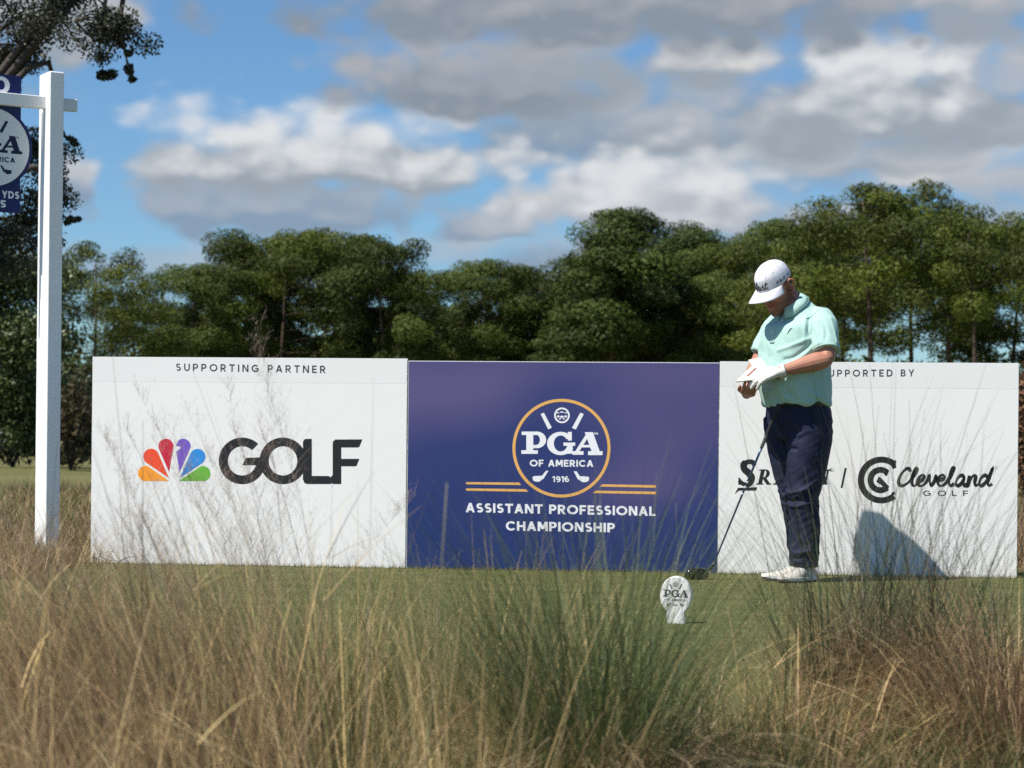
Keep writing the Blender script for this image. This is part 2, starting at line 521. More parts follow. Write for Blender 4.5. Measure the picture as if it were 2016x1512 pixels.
STRAW = [(.38, .285, .145), (.32, .235, .12), (.22, .155, .08), (.46, .36, .20), (.19, .125, .07)]
RUST = [(.22, .125, .075), (.27, .165, .10), (.18, .11, .07), (.30, .20, .12)]
OLIVE = [(.18, .175, .06), (.25, .22, .09), (.13, .145, .05)]
GREEN = [(.080, .115, .035), (.115, .145, .048), (.062, .090, .030), (.16, .175, .068)]
BLUEGREEN = [(.050, .080, .042), (.065, .095, .050), (.042, .066, .036), (.085, .105, .055)]

def scatter(n, x0, x1, y0, y1, dens=None):
    out = []
    while len(out) < n:
        x = rng.uniform(x0, x1); y = rng.uniform(y0, y1)
        if dens is None or rng.random() < dens(x, y): out.append((x, y, gz(x, y)))
    return np.array(out)

def px_of(x, y): return 1008 + F * x / y

def tuft_centres(n, x0, x1, y0, y1, dens=None):
    return scatter(n, x0, x1, y0, y1, dens)

def field_from_tufts(cent, per, spread, hgt, tilt, bend, width, cols, lean=None, seg=4):
    """many blades gathered in tufts; lean = (phi, amount)"""
    n = len(cent) * per
    c = np.repeat(cent, per, 0)
    r = spread * np.sqrt(rng.random(n)); a = rng.uniform(0, 2 * math.pi, n)
    b = c + np.stack([r * np.cos(a), r * np.sin(a), np.zeros(n)], 1)
    th = np.repeat(rng.uniform(.70, 1.15, len(cent)), per)
    tone = np.repeat(rng.uniform(.60, 1.32, len(cent)), per)
    pick = np.repeat(rng.integers(0, len(cols), len(cent)), per)
    L = np.array([rng.uniform(*hgt) for _ in range(n)]) * th
    phi = a + rng.normal(0, .5, n)
    t0 = np.abs(rng.normal(tilt[0], tilt[1], n)) * (.35 + r / spread)
    if lean is not None:
        hx = np.cos(phi) * np.sin(t0) + math.cos(lean[0]) * lean[1] * rng.uniform(.5, 1.4, n)
        hy = np.sin(phi) * np.sin(t0) + math.sin(lean[0]) * lean[1] * rng.uniform(.5, 1.4, n)
        phi = np.arctan2(hy, hx); t0 = np.arctan(np.hypot(hx, hy))
    bd = np.abs(rng.normal(bend[0], bend[1], n))
    own = rng.random(n) < .55
    col = pal(n, cols)
    col[own] = (np.array(cols)[pick[own]] * rng.uniform(.8, 1.2, (own.sum(), 1)))
    col *= tone[:, None] if len(cent) > 1 else 1.0
    return blades(b, phi, L, t0, bd, rng.uniform(width[0], width[1], n), col, seg, .18, None, col)

# --- short turf on the tee
def build_turf():
    f = Field()
    n = 90000
    y = 6.0 + 7.2 * rng.random(n) ** 1.1
    x = rng.uniform(-.24, .25, n) * y
    k = x > TEE_L + .1
    x, y = x[k], y[k]; n = len(x)
    b = np.stack([x, y, np.array([gz(a, c) for a, c in zip(x, y)])], 1)
    L = rng.uniform(.006, .016, n)
    col = pal(n, [(.090, .105, .028), (.120, .125, .038), (.17, .155, .06), (.070, .085, .022), (.23, .20, .10)], .25)
    pt = np.array([noise.fractal(Vector((p[0] * 2.2, p[1] * 3.4, 0)), 1, 2, 4) for p in b])
    dry = pt + rng.normal(0, .25, n) > .30
    col[dry] = pal(dry.sum(), [(.24, .20, .10), (.20, .16, .075), (.30, .26, .15)], .25)
    col *= np.clip(1 + .45 * pt, .55, 1.4)[:, None]
    f.add(*blades(b, rng.uniform(0, 6.28, n), L, rng.uniform(.2, 1.1, n), rng.uniform(0, .8, n), rng.uniform(.002, .004, n), col, 1, .2)[:3])
    # longer fringe left uncut along the foot of the boards
    n = 5200
    s = rng.random(n)
    A = W(170, 1108, 12.72); B = W(2016, 1138, 12.16)
    b = np.stack([A.x + (B.x - A.x) * s, A.y + (B.y - A.y) * s - rng.uniform(.01, .07, n), np.zeros(n)], 1)
    col = pal(n, [(.10, .12, .035), (.15, .15, .05), (.24, .21, .11)], .25)
    f.add(*blades(b, rng.uniform(0, 6.28, n), rng.uniform(.010, .04, n) * rng.choice([.5, .7, 1.], n), rng.uniform(0, .8, n), rng.uniform(0, .9, n), rng.uniform(.002, .004, n), col, 2, .2)[:3])
    tag(f.build("turf", M_GRASS), "short green and straw turf blades covering the mown tee", "grass", kind="stuff")
build_turf()

# --- rough behind and left of the boards
def build_rough():
    f = Field()
    # brown bank left of the boards, around the post
    c = scatter(520, -3.9, -2.45, 11.0, 15.5)
    f.add(*field_from_tufts(c, 34, .12, (.08, .24), (.5, .3), (.8, .4), (.003, .006), STRAW + RUST + OLIVE)[:3])
    c = scatter(900, -7, -2.6, 15.5, 34)
    f.add(*field_from_tufts(c, 22, .22, (.10, .28), (.5, .3), (.8, .4), (.007, .014), STRAW[:3] + OLIVE + OLIVE + RUST)[:3])
    c = scatter(160, 2.95, 4.3, 11.2, 17)
    f.add(*field_from_tufts(c, 30, .14, (.15, .6), (.4, .3), (.6, .4), (.004, .008), STRAW[:3] + RUST + RUST)[:3])
    tag(f.build("rough_grass", M_DRY), "tan and olive rough grass growing around the sign post and behind the boards", "grass", kind="stuff")
build_rough()

# --- tall dry grass in the near left foreground
GOLD = [(.56, .40, .18), (.47, .335, .155), (.38, .265, .13), (.62, .48, .25), (.25, .16, .08), (.32, .205, .11)]
def build_near():
    f = Field()
    dl = lambda x, y: (1.0 if px_of(x, y) < 330 else max(.0, 1 - (px_of(x, y) - 330) / 420) ** 1.3)
    c = scatter(200, -1.5, .02, 3.0, 5.4, dl)
    f.add(*field_from_tufts(c, 120, .15, (.62, .95), (.16, .13), (.5, .3), (.0022, .0048), GOLD + GOLD + RUST + OLIVE[:1], (R(172), .36))[:3])
    c = scatter(90, -1.0, .12, 3.6, 5.8, lambda x, y: 1.0 if 420 < px_of(x, y) < 1120 else .1)
    f.add(*field_from_tufts(c, 75, .13, (.34, .64), (.24, .18), (.5, .3), (.0022, .0042), OLIVE + OLIVE + GREEN + GOLD[:4])[:3])
    c = scatter(26, -.95, .0, 3.2, 4.6, lambda x, y: 1.0 if 250 < px_of(x, y) < 1060 else .1)
    f.add(*field_from_tufts(c, 9, .10, (.85, 1.15), (.12, .1), (.3, .2), (.0022, .0042), GOLD[:4], (R(150), .05))[:3])
    c = scatter(120, -1.2, .0, 3.3, 5.2, dl)
    c[:, 2] += rng.uniform(.45, .85, len(c))
    f.add(*field_from_tufts(c, 3, .05, (.12, .40), (1.2, .35), (.3, .4), (.0022, .0045), GOLD)[:3])
    tag(f.build("dry_grass", M_DRY), "tall straw coloured dry grass filling the near left foreground", "grass", kind="stuff")
    f = Field()
    low = OLIVE + GREEN + GREEN + GOLD[:3] + RUST[:2]
    c = scatter(170, -.1, 1.45, 4.2, 5.7, lambda x, y: 1.0 if px_of(x, y) > 1100 else .30)
    f.add(*field_from_tufts(c, 85, .13, (.26, .50), (.45, .28), (.9, .4), (.0024, .0048), low)[:3])
    c = scatter(60, .55, 1.5, 3.6, 4.6, lambda x, y: 1.0 if px_of(x, y) > 1350 else .2)
    f.add(*field_from_tufts(c, 80, .13, (.30, .50), (.45, .28), (.9, .4), (.0024, .0048), low)[:3])
    c = scatter(70, .0, 1.6, 5.6, 6.7, lambda x, y: 1.0 if px_of(x, y) > 1580 else (.45 if px_of(x, y) < 1300 else .07))
    f.add(*field_from_tufts(c, 70, .12, (.12, .30), (.5, .28), (.8, .4), (.0022, .0045), low)[:3])
    # broad leaves and fallen, broken stems lying through the grass
    c = scatter(46, .0, 1.5, 4.0, 5.9, lambda x, y: 1.0 if px_of(x, y) > 1050 else .4)
    f.add(*field_from_tufts(c, 6, .07, (.22, .44), (.5, .3), (1.2, .6), (.006, .011), GREEN + OLIVE + GOLD[:2])[:3])
    c = scatter(240, -.1, 1.5, 3.9, 6.0, lambda x, y: 1.0 if px_of(x, y) > 1050 else .4)
    c[:, 2] += rng.uniform(.05, .34, len(c))
    f.add(*field_from_tufts(c, 3, .05, (.14, .42), (1.35, .3), (.3, .4), (.0024, .0046), GOLD[:5] + RUST)[:3])
    tag(f.build("bank_grass", M_GRASS), "mixed green and brown grass covering the bank in the near right foreground", "grass", kind="stuff")
build_near()

# --- single tussocks one can tell apart
def tussock(px, d, label, parts, sub=((0, 0, 0),)):
    x = (px - 1008) * d / F
    root = empty("grass_tussock", (x, d, gz(x, d)), label, "grass tussock", "grass tussocks in front of the tee")
    for (nm, m, n, spread, hgt, tilt, bend, width, cols, lean, zoff) in parts:
        f = Field()
        m_ = len(sub)
        V, Q, Cc, _ = field_from_tufts(np.array([(a, b, zoff + c) for a, b, c in sub]), n // m_, spread, hgt, tilt, bend, width, cols, lean, 5)
        f.add(V, Q, Cc)
        f.build(nm, m, root)
    return root
WIRY = [(.050, .075, .036), (.068, .092, .044), (.040, .060, .030), (.09, .105, .055), (.14, .12, .07)]
SKIRT = [(.32, .215, .12), (.25, .16, .09), (.40, .29, .17), (.19, .115, .07), (.48, .36, .22)]
tussock(1745, 6.05, "large green tussock with brown skirt in front of the white script board", [
    ("green_blades", M_GRASS, 640, .11, (.34, .88), (.50, .28), (.35, .3), (.0022, .0034), WIRY, (R(90), .02), .20),
    ("dead_skirt", M_DRY, 1500, .16, (.14, .34), (.80, .4), (.9, .6), (.0018, .0036), SKIRT + GOLD[:2], None, .20),
    ("dead_stubble", M_DRY, 3000, .20, (.16, .44), (.38, .28), (.7, .5), (.0018, .0036), SKIRT + GOLD[:2] + OLIVE[:1], None, .0)],
    ((0, 0, 0), (-.17, -.05, -.03), (.17, .05, .02), (.30, -.05, -.05), (-.05, .12, .03), (.08, -.14, -.06)))
tussock(2000, 5.6, "tan and rust tussock cut by the right edge of the photo", [
    ("dry_blades", M_DRY, 1500, .20, (.30, .58), (.6, .32), (1.1, .5), (.002, .0042), SKIRT + GOLD[:4], None, .12),
    ("green_blades", M_GRASS, 150, .14, (.4, .75), (.5, .3), (.8, .5), (.0016, .0028), WIRY + RUST, None, .12)])
tussock(1175, 5.0, "dark green tussock leaning over the grass left of the white tee marker", [
    ("green_blades", M_GRASS, 1000, .18, (.34, .76), (.50, .28), (.5, .3), (.0022, .0036), GREEN[:3] + BLUEGREEN, (R(200), .05), .30),
    ("dead_skirt", M_DRY, 1500, .20, (.2, .42), (.9, .35), (1.4, .5), (.002, .004), SKIRT + OLIVE + GREEN, None, .24)])
tussock(1010, 5.3, "olive tussock below the navy board, between the dry grass and the dark tussock", [
    ("green_blades", M_GRASS, 420, .24, (.40, .84), (.34, .22), (.4, .3), (.0020, .0034), OLIVE + GREEN + GOLD[:2], None, .1)])
tussock(1470, 5.4, "sparse green tussock below the tee marker's right side", [
    ("green_blades", M_GRASS, 150, .16, (.32, .62), (.4, .25), (.5, .3), (.0020, .0030), GREEN + OLIVE, None, .05)])

# --- feathery seed heads over the left board
def panicles(px, d, label, stems, reach):
    x = (px - 1008) * d / F
    root = empty("plume_grass", (x, d, gz(x, d)), label, "plume grass", "feathery grass plumes before the left board")
    f = Field(); g = Field()
    n = stems
    r = .10 * np.sqrt(rng.random(n)); a = rng.uniform(0, 6.28, n)
    base = np.stack([r * np.cos(a), r * np.sin(a), np.zeros(n)], 1)
    L = rng.uniform(reach[0], reach[1], n)
    phi = np.where(rng.random(n) < .9, math.pi, 0) + rng.normal(0, .4, n)
    col = pal(n, [(.27, .18, .13), (.33, .24, .17), (.22, .15, .11)])
    V, Q, Cc, pts = blades(base, phi, L, np.abs(rng.normal(.32, .12, n)), rng.uniform(.0, .4, n), np.full(n, .0022), col, 9, .4)
    f.add(V, Q, Cc)
    f.build("stem", M_DRY, root)
    for i in range(n):
        if i % 5 == 4: continue
        nb = 95
        t = rng.uniform(.42, 1, nb) * 9
        k = np.minimum(t.astype(int), 8); fr = (t - k)[:, None]
        b = pts[i, k] * (1 - fr) + pts[i, k + 1] * fr
        tb = t / 9
        ln = (.16 * (1.08 - tb) + .03) * rng.uniform(.6, 1.3, nb)
        c2 = pal(nb, [(.36, .26, .20), (.30, .21, .165), (.42, .33, .26)])
        ph = rng.uniform(0, 6.28, nb)
        V, Q, Cc, p2 = blades(b, ph, ln, rng.uniform(.35, .9, nb), rng.uniform(-.1, .6, nb), np.full(nb, .0008), c2, 3, .5)
        g.add(V, Q, Cc)
        # spikelets
        ns = nb * 5
        bi = rng.integers(0, nb, ns); kk = rng.integers(1, 4, ns)
        b3 = p2[bi, kk] + rng.normal(0, .003, (ns, 3))
        c3 = pal(ns, [(.38, .27, .21), (.30, .20, .16), (.46, .37, .29)])
        V, Q, Cc, _ = blades(b3, rng.uniform(0, 6.28, ns), rng.uniform(.008, .018, ns), rng.uniform(.2, 1.1, ns), np.zeros(ns), np.full(ns, .0008), c3, 1, .3)
        g.add(V, Q, Cc)
    g.build("seed_plume", M_DRY, root)
    return root
panicles(640, 6.2, "tall pinkish plume grass crossing the dark block letters of the left board", 13, (.80, 1.16))
panicles(480, 5.9, "plume grass below the rainbow feather emblem of the left board", 9, (.72, 1.02))
panicles(310, 5.6, "low plume grass at the lower left corner of the left board", 15, (.55, .85))

# --- single long stalks that stand out against the boards
def stalks():
    # tip px,py ; foot px,py ; depth ; width ; colour
    for (tx, ty, bx, by, d, w, c, lab) in (
        (222, 700, 330, 1110, 5.2, .0028, (.24, .17, .11), "long brown stalk leaning left across the corner of the left board"),
        (735, 738, 722, 1120, 4.6, .0022, (.36, .28, .23), "thin pale stalk rising alone beside the last block letter"),
        (880, 950, 838, 1190, 4.0, .0048, (.24, .21, .12), "thick olive stalk before the lower left of the navy board"),
        (1712, 718, 1790, 1130, 6.1, .0022, (.07, .08, .045), "longest dark stalk rising over the right board's heading"),
        (1790, 788, 1812, 1130, 6.1, .0022, (.07, .08, .045), "dark straight stalk just right of the longest one"),
        (1852, 832, 1846, 1130, 6.0, .0020, (.09, .09, .05), "dark upright stalk above the script lettering"),
        (1936, 838, 1905, 1130, 5.9, .0020, (.16, .10, .07), "brown stalk near the right end of the right board"),
        (1330, 990, 1365, 1230, 5.8, .0018, (.20, .17, .09), "yellow stalk just left of the black club head"),
    ):
        p1 = W(tx, ty, d); p0 = W(bx, by, d)
        dr = p0 - p1
        z = gz(p0.x, d)
        k = (p1.z - z) / max(.05, (p1.z - p0.z))
        foot = p1 + Vector((dr.x * (1 + (k - 1) * .55), 0, 0)); foot.z = z - .02
        mb = MB()
        P = []
        for t in np.linspace(0, 1, 9):
            q = foot.lerp(p1, t); q.x += (foot.x - p1.x) * -.16 * math.sin(math.pi * t); P.append(q - foot)
        mb.tube(P, [w / 2 * (1 - .65 * t) for t in np.linspace(0, 1, 9)], 5, (0, 1, 0))
        o = mb.build("grass_stalk", mat("stalk", c, .6, .3), None, True)
        o.location = foot
        tag(o, lab, "grass stalk", "long grass stalks before the boards")
stalks()
# ------------------------------------------------------------------ flat lettering
def rect(x0, y0, x1, y1): return [[(x0, y0), (x1, y0), (x1, y1), (x0, y1)]]
def slab(x0, y0, x1, y1, hw): return [[(x0 - hw, y0), (x0 + hw, y0), (x1 + hw, y1), (x1 - hw, y1)]]
def band(cx, cy, ro, ri, a0, a1, n=24):
    """elliptical band, radii as (rx, ry)"""
    out = []
    for i in range(n):
        a, b = R(a0 + (a1 - a0) * i / n), R(a0 + (a1 - a0) * (i + 1) / n)
        out.append([(cx + ro[0] * math.cos(a), cy + ro[1] * math.sin(a)), (cx + ro[0] * math.cos(b), cy + ro[1] * math.sin(b)),
                    (cx + ri[0] * math.cos(b), cy + ri[1] * math.sin(b)), (cx + ri[0] * math.cos(a), cy + ri[1] * math.sin(a))])
    return out
def ell(cx, cy, rx, ry, n=28, a0=0, a1=360):
    return [[(cx + rx * math.cos(R(a0 + (a1 - a0) * i / n)), cy + ry * math.sin(R(a0 + (a1 - a0) * i / n))) for i in range(n + (a1 - a0 < 360))]]
def ribbon(pts, w):
    """polyline stroke with mitred joints; w a number or one per point"""
    P = [Vector((p[0], p[1])) for p in pts]; L, Rr = [], []
    for i, p in enumerate(P):
        a = (P[i] - P[i - 1]).normalized() if i else None
        b = (P[i + 1] - P[i]).normalized() if i < len(P) - 1 else None
        t = (a + b) if a and b else (a or b)
        if t.length < 1e-4: t = b
        t.normalize(); nrm = Vector((-t.y, t.x))
        k = 1.0
        if a and b: k = min(1.6, 1 / max(.35, nrm.dot(Vector((-a.y, a.x)))))
        ww = (w[i] if isinstance(w, (list, tuple)) else w) * .5 * k
        L.append(p + nrm * ww); Rr.append(p - nrm * ww)
    return [[tuple(Rr[i]), tuple(Rr[i + 1]), tuple(L[i + 1]), tuple(L[i])] for i in range(len(P) - 1)]
def smooth_path(pts, k=5):
    P = [np.array(p, float) for p in pts]; out = []
    for i in range(len(P) - 1):
        p0, p1, p2, p3 = P[max(i - 1, 0)], P[i], P[i + 1], P[min(i + 2, len(P) - 1)]
        for j in range(k):
            t = j / k
            out.append(tuple(.5 * (2 * p1 + (p2 - p0) * t + (2 * p0 - 5 * p1 + 4 * p2 - p3) * t * t + (3 * p1 - p0 - 3 * p2 + p3) * t ** 3)))
    return out + [tuple(P[-1])]

def glyph(c, t):
    """geometric sans capitals, cap height 1, stroke t -> (strokes, width); each stroke is a list of polygons"""
    h = t / 2; B = lambda cx, cy, rx, ry, a0, a1: band(cx, cy, (rx, ry), (rx - t, ry - t), a0, a1)
    if c == ' ': return [], .34
    if c == 'A': return [slab(h * 1.1, 0, .43, 1, h * 1.1), slab(.86 - h * 1.1, 0, .43, 1, h * 1.1), rect(.2, .21, .66, .21 + t)], .86
    if c == 'B': return [rect(0, 0, t, 1), rect(t, 0, .38, t), rect(t, 1 - t, .36, 1), rect(t, .5 - h, .38, .5 + h), B(.36, .75 - h / 2, .28, .25 + h / 2, -90, 90), B(.38, .25 + h / 2, .31, .25 + h / 2, -90, 90)], .69
    if c == 'C': return [B(.49, .5, .49, .5, 42, 318)], .88
    if c == 'D': return [rect(0, 0, t, 1), rect(t, 0, .36, t), rect(t, 1 - t, .36, 1), B(.36, .5, .46, .5, -90, 90)], .82
    if c == 'E': return [rect(0, 0, t, 1), rect(t, 0, .62, t), rect(t, .5 - h, .57, .5 + h), rect(t, 1 - t, .62, 1)], .64
    if c == 'F': return [rect(0, 0, t, 1), rect(t, .47 - h, .56, .47 + h), rect(t, 1 - t, .62, 1)], .63
    if c == 'G': return [B(.5, .5, .5, .5, 45, 322), rect(.52, .40, .94, .40 + t), rect(.94 - t, .13, .94, .40)], .96
    if c == 'H': return [rect(0, 0, t, 1), rect(.78 - t, 0, .78, 1), rect(t, .5 - h, .78 - t, .5 + h)], .78
    if c == 'I': return [rect(0, 0, t, 1)], t
    if c == 'L': return [rect(0, 0, t, 1), rect(t, 0, .58, t)], .59
    if c == 'M': return [rect(0, 0, t, 1), rect(.92 - t, 0, .92, 1), slab(.46, .22, h * 1.3, 1, h * 1.2), slab(.46, .22, .92 - h * 1.3, 1, h * 1.2)], .92
    if c == 'N': return [rect(0, 0, t, 1), rect(.8 - t, 0, .8, 1), slab(.8 - h * 1.2, 0, h * 1.2, 1, h * 1.15)], .80
    if c in 'OQ': return [B(.52, .5, .52, .5, 0, 360)], 1.04
    if c == '0': return [B(.38, .5, .38, .5, 0, 360)], .76
    if c == 'P': return [rect(0, 0, t, 1), rect(t, 1 - t, .36, 1), rect(t, .34, .36, .34 + t), B(.36, .67, .33, .33, -90, 90)], .69
    if c == 'R': return [rect(0, 0, t, 1), rect(t, 1 - t, .36, 1), rect(t, .35, .36, .35 + t), B(.36, .675, .33, .325, -90, 90), slab(.72 - h, 0, .40, .36, h * 1.15)], .74
    if c == 'S':
        q = (1 - t) / 4; p = []
        for a in np.linspace(35, 270, 14): p.append((.33 + (.31 - h) * math.cos(R(a)), .5 + q + q * math.sin(R(a))))
        for a in np.linspace(90, -145, 14)[1:]: p.append((.33 + (.33 - h) * math.cos(R(a)), .5 - q + q * math.sin(R(a))))
        return [ribbon(p, t)], .66
    if c == 'T': return [rect(.37 - h, 0, .37 + h, 1 - t), rect(0, 1 - t, .74, 1)], .74
    if c == 'U': return [rect(0, .38, t, 1), rect(.76 - t, .38, .76, 1), B(.38, .38, .38, .38, 180, 360)], .76
    if c == 'V': return [slab(.42, 0, h * 1.1, 1, h * 1.1), slab(.42, 0, .84 - h * 1.1, 1, h * 1.1)], .84
    if c == 'X': return [slab(h * 1.2, 0, .78 - h * 1.2, 1, h * 1.2), slab(.78 - h * 1.2, 0, h * 1.2, 1, h * 1.2)], .78
    if c == 'Y': return [rect(.4 - h, 0, .4 + h, .42), slab(.4, .40, h * 1.1, 1, h * 1.1), slab(.4, .40, .8 - h * 1.1, 1, h * 1.1)], .80
    if c == '1': return [rect(.2, 0, .2 + t, 1), ribbon([(.0, .80), (.2 + h, .93)], t)], .40
    if c == '9': return [B(.34, .66, .34, .34, 0, 360), ribbon(smooth_path([(.68 - h, .66), (.64, .36), (.48, .13), (.2, .06)]), t)], .70
    if c == '6': return [B(.34, .34, .34, .34, 0, 360), ribbon(smooth_path([(h, .34), (.04, .64), (.2, .87), (.48, .94)]), t)], .70
    if c == '5': return [rect(.1, 1 - t, .6, 1), rect(.08, .5, .08 + t, 1 - t), ribbon([(.12, .56)] + [(.31 + (.31 - h) * math.cos(R(a)), .31 + (.31 - h) * math.sin(R(a))) for a in np.linspace(105, -140, 18)], t)], .64
    raise ValueError(c)

def word(txt, t, track):
    st, x = [], 0
    for c in txt:
        g, w = glyph(c, t)
        st += [[[(px + x, py) for px, py in poly] for poly in s] for s in g]
        x += w + track
    return st, x - track

class Ink:
    """flat strokes laid on a surface; each stroke a hair above the last"""
    def __init__(s, place, step=.00002):
        s.mb = MB(); s.place = place; s.k = 0; s.step = step
    def add(s, strokes, fn=None, mi=0):
        for st in strokes:
            s.k += 1
            for poly in st:
                s.mb.poly([s.place(*(fn(*p) if fn else p), s.step * s.k) for p in poly], mi)
    def text(s, txt, p0, p1, cap, t=.2, track=.2, mi=0, shear=0.):
        """baseline from p0 to p1 with cap height cap, y up when cap>0"""
        st, w = word(txt, t, track)
        ex = (p1[0] - p0[0], p1[1] - p0[1])
        s.add(st, lambda x, y: (p0[0] + ex[0] * x / w + shear * y * abs(cap), p0[1] + ex[1] * x / w + y * cap), mi)
    def build(s, name, mats, parent):
        return s.mb.build(name, mats, parent)

def words(place, name, m, parent, txt, p0, p1, cap, t, track, step=.00002):
    """each word a mesh of its own along the baseline p0-p1"""
    _, w = word(txt, t, track)
    x = 0.
    for wd in txt.split(' '):
        st, ww = word(wd, t, track)
        ink = Ink(place, step)
        ink.add(st, lambda u, v, x=x: (p0[0] + (p1[0] - p0[0]) * (x + u) / w, p0[1] + (p1[1] - p0[1]) * (x + u) / w + v * cap))
        ink.build(name, m, parent)
        x += ww + track + glyph(' ', t)[1] + track

# --- round golf association emblem in units of its ring radius, y up
ZC, ZR = (993., 593.), 314.
def zn(x, y): return ((x - ZC[0]) / ZR, -(y - ZC[1]) / ZR)
def emblem(place, fn, m, parent, ring_m=None):
    """place(u, v, dz) puts a point on the surface; every piece of the emblem is a mesh of its own"""
    def A(name, st, mm=None):
        ink = Ink(place); ink.add([[[fn(*zn(*p)) for p in poly] for poly in s] for s in st]); ink.build(name, mm or m, parent)
    if ring_m is not None: A("emblem_ring", [band(993, 593, (314, 314), (295, 295), 0, 360, 72)], ring_m)
    A("letter", [rect(768, 508, 812, 607), rect(738, 487, 835, 509), rect(736, 606, 842, 629), rect(812, 572, 836, 593),
       band(835, 540, (60, 53), (20, 31), -90, 90), rect(811, 509, 812.5, 572)])
    A("letter", [band(988, 563, (87, 74), (44, 51), 22, 328, 40), rect(1034, 489, 1059, 545), rect(1006, 557, 1081, 578), rect(1030, 578, 1064, 628)])
    A("letter", [slab(1094, 613, 1172, 491, 13), slab(1212, 613, 1168, 491, 26), rect(1112, 572, 1200, 588), rect(1064, 612, 1134, 635), rect(1163, 612, 1256, 637)])
    A("grip_mark", [[[(860, 376), (880, 367), (931, 462), (908, 473)]]]); A("grip_mark", [[[(1136, 376), (1114, 367), (1060, 464), (1085, 474)]]])
    A("club_mark", [[[(893, 737), (910, 737), (876, 790), (858, 782)]], [[(807, 780), (815, 771), (862, 768), (876, 778), (868, 794), (852, 806), (828, 806), (812, 798)]]])
    A("club_mark", [[[(1071, 740), (1090, 740), (1120, 786), (1100, 794)]], [[(1171, 783), (1163, 774), (1116, 771), (1102, 782), (1110, 797), (1126, 809), (1150, 809), (1166, 801)]]])
    A("ball_mark", [band(996, 384, (50, 50), (39, 39), 0, 360, 32), ell(996, 367, 14, 8, 12, 180, 360), ell(970, 371, 9, 7, 10, 180, 360), ell(1022, 371, 9, 7, 10, 180, 360),
       ell(972, 391, 9, 7, 10), ell(996, 393, 13, 7, 12), ell(1020, 391, 9, 7, 10), ell(984, 406, 8, 4, 10), ell(1008, 406, 8, 4, 10)])
    pl = lambda x, y, dz: place(*fn(*zn(x, y)), dz)
    words(pl, "word", m, parent, "OF AMERICA", (790, 709), (1197, 712), -43, .21, .13)
    words(pl, "word", m, parent, "1916", (935, 808), (1043, 809), -37, .2, .14)
    words(pl, "word", m, parent, "TM", (1198, 507), (1226, 507), -13, .2, .1)
def emblem_root(parent, c):
    o = bpy.data.objects.new("round_emblem", None); COL.objects.link(o); o.parent = parent; return o

# ------------------------------------------------------------------ the three boards
BL, BR = W(178, 1108, 12.75), W(2003, 1138, 12.19)
BL.z = BR.z = 0
bx = (BR - BL).normalized()
bn = Vector((bx.y, -bx.x, 0))          # towards the camera
if bn.y > 0: bn = -bn
def board(px0, px1, top0, top1, bot0, bot1, label, face_mat, header):
    """corner pixels -> a standing foam board with its own thickness"""
    a0 = on_plane(px0[1], bot0, BL, bn); a1 = on_plane(px1[1], bot1, BL, bn)
    b0 = on_plane(px0[0], top0, BL, bn); b1 = on_plane(px1[0], top1, BL, bn)
    org = Vector((a0.x, a0.y, 0))
    root = empty("sponsor_board", org, label, "sponsor board", "printed boards standing behind the tee")
    Hh = (b0.z + b1.z) / 2; Wd = ((a1 - a0).length + (b1 - b0).length) / 2
    X = lambda u, v, w: bx * u + Vector((0, 0, 1)) * v + bn * w
    mb = MB(); th = .022
    def bx3(u0, u1, v0, v1, w0, w1, mi=0):
        c = [X(u, v, w) for u in (u0, u1) for v in (v0, v1) for w in (w0, w1)]
        b = len(mb.v); mb.v += [tuple(p) for p in c]
        for q in ((0, 1, 3, 2), (4, 6, 7, 5), (0, 4, 5, 1), (2, 3, 7, 6), (0, 2, 6, 4), (1, 5, 7, 3)):
            mb.f.append(tuple(b + i for i in q)); mb.m.append(mi)
    bx3(0, Wd, -.03, Hh, -th, -.0015, 0)
    mb.build("panel", M_EDGE, root)
    mb = MB()
    for k in range(8):                       # printed sheet, with a faint ripple like a stretched banner
        pass
    nu, nv = 40, 26
    rows = []
    for j in range(nv + 1):
        v = -.03 + (Hh + .03) * j / nv
        rows.append([X(.002 + (Wd - .004) * i / nu, v - (.004 if j == nv else 0),
                       0.0) for i in range(nu + 1)])
    mb.rings(rows, False, 0, False)
    mb.build("printed_sheet", face_mat, root, True)
    if header:
        mb = MB(); v0 = Hh - .145
        mb.poly([X(.003, v0, .0003), X(Wd - .003, v0, .0003), X(Wd - .003, Hh - .005, .0003), X(.003, Hh - .005, .0003)])
        mb.build("header_strip", M_HEAD, root)
    return root

def board_place(root):
    o = root.location.copy()
    return lambda px, py, dz: on_plane(px, py, BL, bn) + bn * (.0007 + dz) - o

